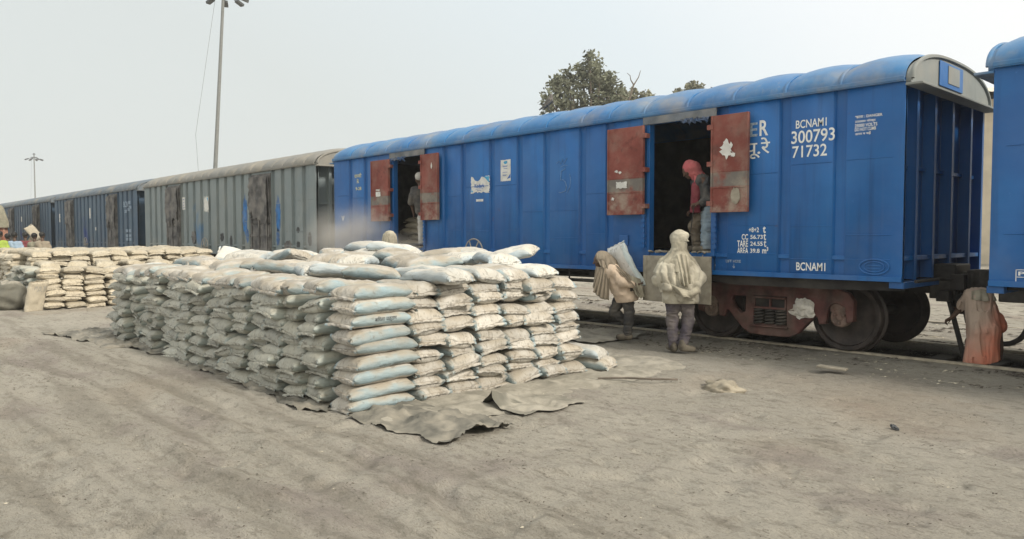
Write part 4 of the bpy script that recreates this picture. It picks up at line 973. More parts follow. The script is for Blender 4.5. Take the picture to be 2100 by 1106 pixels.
def h2(x, y, u, v):
    return gh(x, y) + .014 + .07*math.exp(-((v-.5)/.25)**2)*(.3+abs(fbm(x*2.2, y*3, 9))) + .11*max(0, .30-abs(fbm(x*2.1+y, y*3.2, 2))) + (.02 if u > .95 else 0)
sheet('ground_tarpaulin', -2.65, -1.30, -6.16, -5.35, 50, 40, h2, lambda u, v: (.08*fbm(v*3, 5), .08*fbm(u*3, 4) + .10*u), 'crumpled corner of grey tarpaulin in front of the near corner', 'tarp_dark')
def h3(x, y, u, v):
    return gh(x, y) + .016 + .13*max(0, .26-abs(fbm(x*1.9+y*2, y*4.5, 7)))*(.4+v) + .04*max(0, fbm(x*5, y*9, 4)) - (.03 if v < .02 and fbm(x*1.5, 3.1) > .05 else 0)
sheet('ground_tarpaulin', -11.5, -3.0, -6.14, -5.95, 240, 26, h3,
      lambda u, v: (.12*fbm(v*3, 3.3), (1-v)*(.17*fbm(u*11, 4.3) - .55*max(0, (.45-u)/.45)**1.1 - .06)), 'wrinkled dark tarpaulin edge along the foot of the long shaded face', 'tarp_dark')
sheet('ground_tarpaulin', -2.2, -1.5, -4.95, -4.1, 24, 24, lambda x, y, u, v: gh(x, y) + .02 + .16*max(0, 1-abs(u-.30)/.2)*max(0, 1-v*1.6) + .02*abs(fbm(x*5, y*5)), lambda u, v: (.1*fbm(v*3, 2), .1*fbm(u*3, 7)), 'folded-up tarpaulin flap standing beside the short face')
sheet('ground_tarpaulin', -6.6, -4.2, -.9, .35, 40, 24, lambda x, y, u, v: gh(x, y) + .02 + .06*abs(fbm(x*1.5, y*2.5, 3)), lambda u, v: (.2*fbm(v*3, 2.5), .2*fbm(u*4, 7.5)), 'cement-grey sheet lying by the rail behind the big stack', 'sheet_grey' if 'sheet_grey' in M else 'tarp')
def bundle():
    P = []; rng = random.Random(3)
    for i in range(25):
        a = math.pi*i/24; row = []
        for k in range(32):
            t = 2*math.pi*k/32; r = (.34*math.sin(a)**.7)*(1+.25*fbm(math.cos(t)*1.5, math.sin(t)*1.5, a*1.6)); row.append((r*math.cos(t)*1.25, r*math.sin(t), .30 - .36*math.cos(math.pi-a)*-1*(1+.15*fbm(t, a)) ))
        P.append(row)
    b = MB(); b.grid(P, wrap=True); o = b.build('tarpaulin_bundle', M['tarp'], smooth=70); o.location = (-17.2, -6.35, GZ); tag(o, 'dark bundled tarpaulin heaped at the left foot of the farther stack', 'tarpaulin')
bundle()
# ------------------------------------------------------------------ people: one continuous surface from blended tapered limbs
_T3 = _rng.random((32, 32, 32))
def vnoise3(p):
    i = np.floor(p).astype(int); f = p-i; f = f*f*(3-2*f); r = 0
    for dx in (0, 1):
        for dy in (0, 1):
            for dz in (0, 1):
                w = (f[..., 0] if dx else 1-f[..., 0])*(f[..., 1] if dy else 1-f[..., 1])*(f[..., 2] if dz else 1-f[..., 2])
                r = r + w*_T3[(i[..., 0]+dx) % 32, (i[..., 1]+dy) % 32, (i[..., 2]+dz) % 32]
    return r-.5
class Flesh:
    def __init__(s): s.p = []
    def c(s, a, b, ra, rb=None, k=.03, flat=None):
        s.p.append((np.array(a, float), np.array(b, float), ra, ra if rb is None else rb, k, flat)); return s
    def chain(s, pts, rs, k=.03, flat=None):
        for i in range(len(pts)-1): s.c(pts[i], pts[i+1], rs[i], rs[i+1], k, flat)
        return s
    def hand(s, wrist, d, nrm, curl=.5, side=1, sc=1.0):
        """palm, four unequal bent fingers, thumb leaving the side of the palm"""
        w = np.array(wrist, float); d = np.array(d, float); d /= np.linalg.norm(d); n = np.array(nrm, float); n -= d*(n@d); n /= np.linalg.norm(n); t = np.cross(d, n)*side
        pe = w + d*.085*sc
        s.c(w + t*.018*sc, pe + t*.026*sc, .018*sc, .016*sc, .012); s.c(w - t*.014*sc, pe - t*.026*sc, .017*sc, .014*sc, .012)
        for q, L in ((.030, .068), (.010, .076), (-.010, .071), (-.030, .055)):
            b0 = pe + t*q*sc; c1 = curl*.8; d1 = d*math.cos(c1) + n*math.sin(c1); d2 = d*math.cos(curl*2) + n*math.sin(curl*2); m = b0 + d1*L*.52*sc
            s.c(b0, m, .0095*sc, .0085*sc, .004); s.c(m, m + d2*L*.55*sc, .0085*sc, .007*sc, .004)
        th = w + t*.028*sc + d*.02*sc; e = th + (t*.030 + d*.032 + n*.012)*sc
        s.c(th, e, .012*sc, .010*sc, .008); s.c(e, e + (d*.028 + n*.014)*sc, .010*sc, .008*sc, .004); return s
    def head(s, c, face, r=.098, k=.015):
        """skull, jaw, nose, brow, lips, ears; face = unit vector the person looks along"""
        c = np.array(c, float); f = np.array(face, float); f /= np.linalg.norm(f); u = np.array((0, 0, 1.)); u -= f*(u@f); u /= np.linalg.norm(u); l = np.cross(u, f)
        s.c(c + u*.03 - f*.018, c + u*.02 + f*.018, r*.92, r*.90, k); s.c(c - u*.01 + f*.03, c - u*.075 + f*.055, r*.66, r*.40, .03)
        s.c(c + f*.098 + u*.012, c + f*.122 - u*.026, .010, .015, .012); s.c(c + f*.090 + u*.030 + l*.034, c + f*.090 + u*.030 - l*.034, .013, .013, .012)
        s.c(c + f*.098 - u*.055 + l*.018, c + f*.098 - u*.055 - l*.018, .009, .009, .008)
        for q in (1, -1): s.c(c + l*q*.088 + u*.015 - f*.01, c + l*q*.086 - u*.03, .018, .012, .008, (l, 2.0)); s.c(c + f*.062 + l*q*.045 - u*.015, c + f*.05 + l*q*.05 - u*.02, .03, .025, .02)
        return s
    def mesh(s, name, res, mat, parent, fold=None, cut=None, iters=1):
        lo = np.min([np.minimum(p[0], p[1]) - max(p[2], p[3])*1.4 for p in s.p], 0) - .05; hi = np.max([np.maximum(p[0], p[1]) + max(p[2], p[3])*1.4 for p in s.p], 0) + .05
        nn = np.ceil((hi-lo)/res).astype(int)+1; ax = [lo[i] + res*np.arange(nn[i]) for i in range(3)]; D = np.full(nn, .5)
        for (a, b, ra, rb, k, flat) in s.p:
            m = max(ra, rb)*1.5 + k + .04; l2 = np.minimum(a, b)-m; h2 = np.maximum(a, b)+m
            sl = [slice(max(0, int((l2[i]-lo[i])/res)), min(nn[i], int((h2[i]-lo[i])/res)+2)) for i in range(3)]
            P = np.stack(np.meshgrid(*[ax[i][sl[i]] for i in range(3)], indexing='ij'), -1); ab = b-a; L = ab@ab
            t = np.clip(((P-a)@ab)/L, 0, 1) if L > 1e-9 else np.zeros(P.shape[:-1]); v = P - a - t[..., None]*ab
            if flat is not None: fd = np.array(flat[0], float); v = v + fd*((v@fd)*(flat[1]-1))[..., None]
            d = np.sqrt((v*v).sum(-1)) - (ra+(rb-ra)*t); o = D[tuple(sl)]; h = np.clip(.5+.5*(o-d)/k, 0, 1)
            D[tuple(sl)] = o*(1-h) + d*h - k*h*(1-h)
        P = None
        if fold:
            P = np.stack(np.meshgrid(*ax, indexing='ij'), -1); near = np.abs(D) < .06
            q = P[near]; amp, fr, sd = fold; D[near] -= amp*(1.1 - 5.0*np.abs(vnoise3(q*np.array(fr)+sd)) - 1.6*np.abs(vnoise3(q*np.array(fr)*2.3+sd+5)))
        for (nv, off) in (cut or []):
            if P is None: P = np.stack(np.meshgrid(*ax, indexing='ij'), -1)
            D = np.maximum(D, P@np.array(nv, float) - off)
        # surface nets
        I = D < 0; c8 = [(0,0,0),(1,0,0),(0,1,0),(1,1,0),(0,0,1),(1,0,1),(0,1,1),(1,1,1)]; sh = tuple(nn-1)
        g = lambda A, o: A[o[0]:o[0]+sh[0], o[1]:o[1]+sh[1], o[2]:o[2]+sh[2]]
        cnt = sum(g(I, o).astype(int) for o in c8); act = (cnt > 0) & (cnt < 8); acc = np.zeros(sh+(3,)); w = np.zeros(sh)
        for i in range(8):
            for j in range(i+1, 8):
                if sum(abs(c8[i][q]-c8[j][q]) for q in range(3)) != 1: continue
                A, B = g(D, c8[i]), g(D, c8[j]); x = (A < 0) != (B < 0); t = np.where(x, A/np.where(x, A-B, 1), 0)
                for q in range(3): acc[..., q] += np.where(x, c8[i][q] + t*(c8[j][q]-c8[i][q]), 0)
                w += x
        idx = np.full(sh, -1); ijk = np.argwhere(act); idx[act] = np.arange(len(ijk)); V = lo + res*(ijk + acc[act]/w[act][:, None]); F = []
        for axn in range(3):
            u, v = (axn+1) % 3, (axn+2) % 3; o1 = [0, 0, 0]; o1[axn] = 1
            A = D[:-1, :-1, :-1] < 0; B = g(D, tuple(o1)) < 0; e = np.argwhere(A != B); e = e[(e[:, u] > 0) & (e[:, v] > 0)]
            if not len(e): continue
            def at(du, dv): q = e.copy(); q[:, u] -= du; q[:, v] -= dv; return idx[q[:, 0], q[:, 1], q[:, 2]]
            Q = np.stack([at(0, 0), at(1, 0), at(1, 1), at(0, 1)], 1); Q = Q[(Q >= 0).all(1)]; F += Q.tolist()
        me = bpy.data.meshes.new(name); me.from_pydata(V.tolist(), [], F); bm = bmesh.new(); bm.from_mesh(me)
        for _ in range(iters): bmesh.ops.smooth_vert(bm, verts=bm.verts, factor=.5, use_axis_x=True, use_axis_y=True, use_axis_z=True)
        bmesh.ops.recalc_face_normals(bm, faces=bm.faces)
        for q in bm.faces: q.smooth = True
        bm.to_mesh(me); bm.free(); return link(name, me, mat, parent)
def drape(name, top, bot, mat, parent, folds=5, amp=.03, seed=0, n=40, m=22, sag=0.0, dirv=(0, 1, 0)):
    """cloth hanging from one curve to another, with folds that deepen downwards"""
    def samp(C, f):
        q = f*(len(C)-1); i = min(int(q), len(C)-2); return Vector(C[i]).lerp(Vector(C[i+1]), q-i)
    P = []; dv = Vector(dirv)
    for i in range(n+1):
        f = i/n; row = []
        for j in range(m+1):
            h = j/m; p = samp(top, f).lerp(samp(bot, f), h)
            w = amp*(.3+.9*h)*(math.sin(2*math.pi*folds*f + 1.3*math.sin(h*2+seed)) + .5*fbm(f*folds*1.7+seed, h*2.2, seed)); p = p + dv*(w + sag*math.sin(math.pi*h))
            p.z += .012*fbm(f*9, seed)*h; row.append(p)
        P.append(row)
    b = MB(); b.grid(P); o = b.build(name, mat, parent, smooth=75, recalc=False)
    sm = o.modifiers.new('cloth_thickness', 'SOLIDIFY'); sm.thickness = .006; return o
def cloak(name, rings, mat, parent, a0, a1, folds=9, seed=0, hem=.05, n=96, m=30):
    """cloth falling round the body between two bearings; rings: (cx, cy, z, rx, ry, fold depth)"""
    P = []; rg = A3(rings)
    for i in range(n+1):
        f = i/n; a = R(a0 + (a1-a0)*f); row = []
        for j in range(m+1):
            q = j/m*(len(rg)-1); k = min(int(q), len(rg)-2); u = q-k; u = u*u*(3-2*u)*.5+u*.5; c = rg[k]*(1-u) + rg[k+1]*u; h = j/m
            ph = folds*f*math.pi + 1.1*fbm(f*3+seed, h*1.5, seed) + .5*fbm(f*9, h*3, seed)
            w = (abs(math.sin(ph))**.7 - .5)*c[5]*(.7+.8*abs(fbm(f*folds*.6+seed, h, 2.2))) + .008*fbm(f*14, h*6, seed)
            x = c[0] + math.cos(a)*(c[3]+w); y = c[1] + math.sin(a)*(c[4]+w); z = c[2] + (hem*fbm(f*4.2+seed, 1.7, seed) + hem*.6*math.sin(ph))*h**4
            row.append((x, y, z))
        P.append(row)
    b = MB(); b.grid(P); o = b.build(name, mat, parent, smooth=75, recalc=False); sm = o.modifiers.new('cloth_thickness', 'SOLIDIFY'); sm.thickness = .007; return o
def eyes(par, c, face):
    c = Vector(c); f = Vector(face).normalized(); u = (Vector((0, 0, 1)) - f*f.z).normalized(); l = u.cross(f)
    for q in (1, -1): b = MB(); b.lathe([(.002,-.010),(.009,-.006),(.012,0),(.009,.006),(.002,.010)], tuple(c + f*.086 + l*q*.034 + u*.010), 'Z', 10); b.build('eye', M['eye'], par, smooth=60)
M['eye'] = plain('eye_white', (.45,.42,.38), .3, .1, 5, 0, 10)
YAW = R(46.976)
M['khaki'] = cloth('dusty_khaki_cloth', (.34,.318,.255), .35, var=.4); M['khaki2'] = cloth('pale_dusty_shirt', (.43,.405,.335), .4, var=.35)
M['purple'] = cloth('dull_purple_cloth', (.085,.075,.095), .35); M['darkgrey'] = cloth('dark_grey_cloth', (.055,.055,.06), .3)
M['peach'] = cloth('peach_cloth', (.70,.56,.44), .3, var=.1); M['scarf'] = cloth('grey_brown_scarf', (.26,.22,.175), .45)
M['pink'] = cloth('pink_scarf', (.42,.10,.115), .2); M['maroon'] = cloth('maroon_cloth', (.17,.028,.045), .15); M['jacket'] = cloth('charcoal_jacket', (.045,.05,.058), .25)
M['jeans'] = cloth('washed_jeans', (.25,.33,.40), .3); M['brown'] = cloth('brown_trousers', (.12,.095,.07), .4); M['shoe'] = cloth('dusty_shoe', (.07,.06,.05), .6)
M['whitecap'] = cloth('off_white_cap', (.55,.54,.52), .3)
def person(loc, label, group=None, rz=YAW): return empty('person', loc, rz, label, 'person', group)
A3 = np.array
# man seen from behind, shawl over his head, walking to the doorway (local x = picture right, y = away, z = up)
p = person((-2.82, -.55, GZ+.01), 'person seen from behind in dusty khaki head shawl and purple trousers, walking to the door')
f = Flesh().head((-.02, .06, 1.55), (-.15, 1, -.25)).c((-.02,.0,1.42), (-.04,-.02,1.28), .06, .065).c((-.16,-.02,1.27), (.10,-.02,1.27), .085, .085, .05)
f.c((-.12,-.02,1.22), (-.09,0,.88), .12, .115, .05).c((.05,-.02,1.22), (.06,0,.88), .12, .115, .05).c((-.1,.0,.86), (.08,.0,.86), .125, .125, .05)
f.chain([(-.20,-.02,1.26), (-.31,-.01,1.03), (-.16,-.17,.90)], [.055,.043,.032]).hand((-.15,-.17,.895), (1,-.1,-.25), (0,-1,0), .6, 1)
f.chain([(.14,-.02,1.26), (.25,-.01,1.04), (.13,-.17,.90)], [.055,.043,.032]).hand((.12,-.17,.895), (-1,-.1,-.25), (0,-1,0), .6, -1)
f.chain([(-.1,.02,.84), (-.11,.05,.46), (-.10,-.02,.09)], [.085,.06,.042]).c((-.10,-.04,.045), (-.13,.14,.035), .04, .036)
f.chain([(.09,.0,.84), (.12,.02,.46), (.01,-.12,.12)], [.085,.06,.042]).c((.0,-.13,.075), (.15,-.05,.03), .038, .034)
f.mesh('body', .009, M['skin'], p); eyes(p, (-.02,.06,1.55), (-.15,1,-.25))
t = Flesh().c((-.1,.01,.85), (.08,.01,.85), .135, .135, .05).chain([(-.1,.02,.84), (-.11,.04,.47), (-.10,-.01,.10)], [.118,.085,.072], .02).chain([(.09,.0,.84), (.12,.02,.47), (.025,-.09,.14)], [.118,.088,.074], .02)
t.mesh('trousers', .010, M['purple'], p, fold=(.011, (9,9,26), 3))
s = Flesh().c((-.18,-.02,1.25), (.12,-.02,1.25), .10, .10, .06).c((-.12,-.03,1.2), (-.10,-.01,.78), .14, .17, .05).c((.05,-.03,1.2), (.09,-.01,.78), .14, .165, .05).chain([(-.20,-.02,1.25), (-.32,-.01,1.04), (-.20,-.16,.93)], [.085,.085,.07]).chain([(.14,-.02,1.25), (.27,-.01,1.06), (.17,-.15,.94)], [.085,.085,.07])
s.mesh('shirt', .010, M['khaki2'], p, fold=(.016, (8,8,6), 9), cut=[((0,0,-1), -.70)])
Flesh().c((-.02,.04,1.635), (-.02,.045,1.615), .126, .128, .03).c((-.10,.02,1.645),(.07,.0,1.685),.05,.04,.03).c((.09,.0,1.60), (.13,-.05,1.53), .03, .022, .02).mesh('head_wrap', .009, M['khaki2'], p, fold=(.007, (9,9,15), 4), cut=[((.12,-.1,-1), -1.575)])
cloak('head_shawl', [(-.02,.03,1.62,.105,.10,.0), (-.02,.03,1.56,.112,.108,.006), (-.02,.025,1.50,.108,.115,.010), (-.025,.02,1.45,.122,.125,.016), (-.03,.0,1.39,.175,.15,.022), (-.04,-.01,1.33,.245,.175,.026), (-.05,-.01,1.25,.275,.185,.034), (-.05,-.01,1.13,.30,.205,.04)], M['khaki'], p, 150, 400, 6, 2, .16)
cloak('cape', [(-.04,-.01,1.33,.22,.15,.01), (-.05,-.01,1.26,.29,.18,.02), (-.05,-.01,1.15,.335,.22,.035), (-.04,-.01,1.02,.315,.225,.045), (-.03,-.01,.93,.285,.225,.05)], M['khaki2'], p, 165, 385, 9, 6, .09)
cloak('wrap', [(-.04,-.02,1.10,.25,.19,.01), (-.02,-.03,.98,.265,.215,.03), (.0,-.03,.86,.25,.205,.03), (.01,-.02,.77,.235,.19,.03)], M['khaki2'], p, 140, 410, 8, 11, .05)
drape('shawl_tail', [(-.12,-.17,1.40), (-.03,-.19,1.42), (.07,-.17,1.40)], [(-.07,-.27,1.00), (.02,-.29,.95), (.09,-.27,1.01)], M['khaki'], p, 3, .02, 2)
drape('wrap_knot', [(-.24,-.17,1.02), (-.10,-.28,.95), (.06,-.30,.90), (.20,-.22,.98)], [(-.17,-.20,.90), (-.06,-.31,.82), (.10,-.31,.80), (.24,-.20,.88)], M['khaki'], p, 2, .02, 8, sag=-.03)
for a, b_ in (((-.10,-.05,.05), (-.13,.16,.045)), ((.0,-.14,.075), (.17,-.05,.035))): Flesh().c(a, b_, .056, .048, .02).c(A3(a)+(0,0,.04), A3(a)+(0,.01,.07), .05, .045).mesh('shoe', .008, M['shoe'], p, cut=[((0,0,-1), -.0)])
# porter bent under a sack
p = person((-4.06, -.22, GZ+.04), 'stooping person in a peach shirt and trailing grey scarf, carrying a sack on the back')
FC = (-1, 0, -.18); HC = (-.42, 0, 1.25)
f = Flesh().head(HC, FC).c((-.36,0,1.20), (-.28,0,1.12), .055, .062).c((-.25,-.13,1.10), (-.25,.13,1.10), .075, .075, .05)
f.c((-.25,-.06,1.07), (-.04,-.05,.80), .115, .105, .05).c((-.25,.06,1.07), (-.04,.05,.80), .115, .105, .05).c((-.02,-.07,.78), (-.02,.07,.78), .12, .12, .05)
f.chain([(-.25,-.18,1.10), (-.10,-.27,.90), (.13,-.20,.88)], [.05,.042,.032]).hand((.135,-.195,.88), (.8,.45,.1), (-.1,.2,1), .7, 1)
f.chain([(-.25,.18,1.10), (-.32,.23,1.22), (-.16,.19,1.36)], [.05,.042,.032]).hand((-.155,.19,1.365), (.7,-.2,.35), (.4,-.8,-.4), .7, -1)
f.chain([(-.02,-.08,.78), (.035,-.09,.42), (-.0,-.09,.08)], [.085,.058,.04]).c((.02,-.09,.045), (-.13,-.1,.035), .04, .034)
f.chain([(-.03,.09,.78), (-.19,.09,.42), (.04,.10,.22)], [.085,.058,.04]).c((.05,.1,.22), (-.0,.1,.09), .038, .034)
f.mesh('body', .009, M['skin'], p); eyes(p, HC, FC)
Flesh().c((-.02,-.06,.79), (-.02,.06,.79), .135, .135, .05).chain([(-.02,-.08,.78), (.035,-.09,.42), (.0,-.09,.11)], [.112,.082,.068], .02).chain([(-.03,.09,.78), (-.19,.09,.43), (.02,.10,.24)], [.112,.082,.066], .02).mesh('trousers', .010, M['darkgrey'], p, fold=(.010, (10,10,22), 6))
Flesh().c((-.25,-.10,1.10), (-.25,.10,1.10), .10, .10, .06).c((-.25,-.05,1.06), (.0,-.05,.66), .14, .17, .05).c((-.25,.05,1.06), (.0,.05,.66), .14, .17, .05).chain([(-.25,-.16,1.10), (-.11,-.25,.91), (.05,-.22,.885)], [.08,.066,.05]).chain([(-.25,.16,1.10), (-.32,.225,1.22), (-.21,.20,1.325)], [.08,.07,.05]).mesh('shirt', .009, M['peach'], p, fold=(.012, (9,9,5), 2), cut=[((.16,0,-1), -.60)])
Flesh().c((-.40,0,1.29), (-.385,0,1.285), .120, .118, .03).c((-.34,0,1.27), (-.26,0,1.20), .105, .11, .05).mesh('head_scarf', .009, M['scarf'], p, fold=(.007, (14,9,9), 7), cut=[((-.80,0,-.60), -.35)])
drape('scarf_hood', [(-.50,-.07,1.36), (-.40,-.09,1.39), (-.28,-.10,1.33)], [(-.44,-.135,1.16), (-.33,-.17,1.12), (-.16,-.20,1.10)], M['scarf'], p, 3, .012, 5, dirv=(.2,1,.2), n=30, m=14)
drape('scarf_front', [(-.42,-.10,1.20), (-.36,-.15,1.18), (-.29,-.16,1.14)], [(-.55,-.15,.76), (-.44,-.19,.66), (-.30,-.17,.63)], M['scarf'], p, 4, .02, 3, dirv=(.3,1,0))
drape('scarf_front', [(-.50,-.06,1.16), (-.44,-.11,1.15), (-.38,-.13,1.17)], [(-.56,-.10,.84), (-.51,-.14,.78), (-.45,-.16,.73)], M['scarf'], p, 3, .018, 6, n=24, dirv=(.3,1,0))
drape('scarf_back', [(-.32,-.14,1.24), (-.18,-.20,1.17), (.0,-.22,1.04)], [(-.12,-.28,1.04), (.06,-.30,.88), (.17,-.27,.72)], M['scarf'], p, 3, .016, 9, dirv=(.2,1,0))
drape('scarf_back', [(-.02,-.22,1.04), (.08,-.24,1.0), (.18,-.20,.97)], [(.10,-.27,.72), (.18,-.25,.66), (.26,-.19,.70)], M['khaki'], p, 3, .016, 12, n=24)
for a, b_ in (((.03,-.09,.045), (-.14,-.10,.04)), ((.06,.1,.215), (.02,.1,.075))): Flesh().c(a, b_, .055, .047, .02).mesh('shoe', .008, M['shoe'], p)
mw = Matrix.Rotation(YAW, 4, 'Z'); sw = mw @ Vector((-.02, .0, 1.15))
so = sack(SPIL[3], 'sack_white', (-4.06+sw.x, -.22+sw.y, GZ+.04+sw.z), (0,0,0), 'white sack carried on the bent back of the porter in the peach shirt', None)
so.rotation_euler = (mw @ Euler((R(90), R(62), 0), 'XYZ').to_matrix().to_4x4() @ Matrix.Rotation(R(58), 4, 'X')).to_euler()
# worker standing in the near doorway, pink headcloth
p = person((-3.0, .17, ZF), 'person in pink headcloth, dark jacket and washed jeans, bending in the near doorway')
FC = (-1, -.15, -.55); HC = (-.14, 0, 1.24)
f = Flesh().head(HC, FC).c((-.08,0,1.18), (.0,0,1.10), .055, .062).c((.02,-.15,1.07), (.02,.15,1.07), .075, .075, .05)
f.c((.02,-.06,1.04), (.15,-.05,.72), .12, .11, .05).c((.02,.06,1.04), (.15,.05,.72), .12, .11, .05).c((.16,-.08,.68), (.16,.08,.68), .125, .125, .05)
f.chain([(.02,-.19,1.06), (.10,-.22,.80), (-.05,-.20,.74)], [.055,.043,.031]).hand((-.055,-.20,.735), (-1,.1,-.2), (0,.3,-1), .9, 1)
f.chain([(.02,.19,1.06), (.08,.20,.80), (-.05,.10,.64)], [.055,.043,.031]).hand((-.055,.095,.635), (-1,-.2,-.2), (0,-.3,-1), .9, -1)
f.chain([(.14,-.09,.68), (.10,-.12,.38), (.10,-.10,.08)], [.09,.06,.042]).c((.10,-.1,.045), (-.06,-.12,.035), .04, .035)
f.chain([(.14,.09,.68), (-.04,.09,.40), (.02,.12,.08)], [.09,.06,.042]).c((.02,.12,.045), (-.14,.12,.035), .04, .035)
f.mesh('body', .009, M['skin'], p); eyes(p, HC, FC)
Flesh().chain([(.15,-.085,.68), (.10,-.115,.38), (.105,-.10,.07)], [.13,.095,.088], .02).mesh('trouser_leg', .010, M['jeans'], p, fold=(.012, (9,9,20), 4), cut=[((0,0,-1), -.05)])
Flesh().chain([(.14,.085,.68), (-.04,.09,.40), (.03,.12,.08)], [.13,.09,.08], .02).mesh('trouser_leg', .010, M['brown'], p, fold=(.010, (9,9,20), 8), cut=[((0,0,-1), -.06)])
Flesh().c((.02,-.12,1.07), (.02,.12,1.07), .10, .10, .06).c((.04,-.06,1.03), (.16,-.05,.64), .14, .155, .05).c((.04,.06,1.03), (.16,.05,.64), .14, .155, .05).chain([(.02,-.18,1.06), (.10,-.21,.80), (-.0,-.20,.75)], [.08,.066,.05]).chain([(.02,.18,1.06), (.08,.20,.80), (-.0,.13,.69)], [.08,.066,.05]).mesh('jacket', .010, M['jacket'], p, fold=(.013, (9,9,11), 5), cut=[((0,0,-1), -.55)])
Flesh().c((-.06,-.10,1.0), (-.08,-.10,.62), .07, .075, .03).c((-.02,.0,.95), (-.03,.02,.62), .09, .09).mesh('shirt_front', .010, M['maroon'], p, fold=(.01, (9,9,9), 3), cut=[((0,0,-1), -.60)])
Flesh().c((-.13,0,1.28), (-.10,0,1.27), .125, .122, .03).c((-.06,0,1.20), (.0,-.02,1.13), .105, .10, .04).mesh('head_cloth', .009, M['pink'], p, fold=(.008, (11,9,9), 2), cut=[((-.75,0,-.66), -.63)])
drape('scarf_tail', [(-.04,-.10,1.22), (.0,-.15,1.14), (-.02,-.16,1.06)], [(.22,-.15,1.02), (.26,-.17,.95), (.24,-.18,.90)], M['pink'], p, 2, .012, 4, n=20, dirv=(0,1,.3))
drape('scarf_tail', [(-.10,-.10,1.16), (-.04,-.14,1.14), (.0,-.16,1.10)], [(-.10,-.12,1.02), (-.05,-.15,1.0), (-.01,-.17,.99)], M['pink'], p, 3, .012, 7, n=20, m=10)
for a, b_ in (((.11,-.1,.05), (-.08,-.12,.045)), ((.03,.12,.05), (-.16,.12,.045))): Flesh().c(a, b_, .056, .048, .02).mesh('shoe', .008, M['shoe'], p, cut=[((0,0,-1), -.001)])
st = MB(); st.tube([(-.12,-.20,.72), (-.17,-.22,.33)], .008, 6); st.tube(smoothpts([(-.17,-.22,.33), (-.185,-.22,.30), (-.16,-.22,.285)]), .007, 6)
o = st.build('sack_hook', M['black_iron']); o.location = p.location; o.rotation_euler = (0, 0, YAW); tag(o, 'thin iron sack hook in the hand of the pink-scarfed person', 'hook')
def standing(loc, label, shirt, trousers, cover, group=None, rz=YAW, lean=0.0, hooded=True, res=.013, H=1.0, load=None, floor=None):
    p = person(loc, label, group, rz); s_ = H/1.0
    z = lambda *q: tuple(A3(q)*s_)
    f = Flesh().head(z(lean*1.1,0,1.53), (-.5,.8,-.2) if lean <= 0 else (1,0,-.2)).c(z(lean,0,1.42), z(lean*.9,0,1.30), .058, .062).c(z(lean*.85-.15,0,1.28), z(lean*.85+.15,0,1.28), .08, .08, .05)
    for q in (-1, 1):
        f.c(z(lean*.8+q*.07,0,1.24), z(q*.07,0,.88), .115, .11, .05).chain([z(lean*.85+q*.19,0,1.28), z(lean*.7+q*.25,.02,1.0), z(lean*.6+q*.22,.10,.78)], [.052,.042,.03]).hand(z(lean*.6+q*.22,.10,.775), (0,.25,-1), (-q,0,0), .5, q)
        f.chain([z(q*.09,0,.86), z(q*.10,.03,.46), z(q*.10,0,.08)], [.088,.06,.042]).c(z(q*.10,-.01,.045), z(q*.12,.16,.035), .04, .035)
    f.mesh('body', res, M['skin'], p)
    t = Flesh().c(z(-.07,0,.86), z(.07,0,.86), .135, .135, .05)
    for q in (-1, 1): t.chain([z(q*.09,0,.85), z(q*.10,.03,.46), z(q*.10,0,.10)], [.115,.085,.075], .02)
    t.mesh('trousers', res, trousers, p, fold=(.010, (9,9,20), 4))
    s = Flesh().c(z(lean*.85-.14,0,1.27), z(lean*.85+.14,0,1.27), .10, .10, .06)
    for q in (-1, 1): s.c(z(lean*.8+q*.07,0,1.23), z(q*.08,0,.80), .14, .155, .05).chain([z(lean*.85+q*.18,0,1.27), z(lean*.7+q*.25,.02,1.02)], [.085,.078])
    s.mesh('shirt', res, shirt, p, fold=(.012, (8,8,8), 6), cut=[((0,0,-1), -.74*s_)])
    if hooded: cloak('head_shawl', [z(lean,.0,1.735)+(.012,.012,.0), z(lean,.0,1.72)+(.07,.07,.003), z(lean,.0,1.66)+(.125,.125,.008), z(lean,-.01,1.56)+(.145,.15,.014), z(lean,-.02,1.45)+(.155,.16,.022), z(lean,-.02,1.34)+(.25,.19,.03), z(lean,-.02,1.18)+(.31,.22,.045)], cover, p, 140, 400, 10, 3, .06)
    if hooded: Flesh().c(z(lean*1.1,-.02,1.58), z(lean*1.1,-.01,1.57), .125, .12, .03).c(z(lean*1.05,-.05,1.48), z(lean,-.05,1.33), .115, .13, .05).c(z(lean*.9-.14,-.03,1.27), z(lean*.9+.14,-.03,1.27), .105, .105, .06).mesh('head_scarf', res, cover, p, fold=(.011, (12,9,9), 7))
    else: Flesh().c(z(lean*1.1,-.03,1.60), z(lean*1.1,-.01,1.59), .106, .104, .03).mesh('hair', res, cover, p, fold=(.008, (30,30,30), 3), cut=[((-.35,.6,-.75), -.98*s_ if False else 10)])
    return p
standing((-9.40, -1.15, GZ+.06), 'person wrapped in dusty khaki scarf, head and shoulders showing above the big stack', M['khaki'], M['brown'], M['khaki'], lean=.02)
p = standing((-10.17, .36, ZF), 'person in a white cap half hidden behind the red leaf of the far doorway', M['darkgrey'], M['whitecap'], M['whitecap'], rz=YAW, lean=-.12, H=.98, hooded=False)
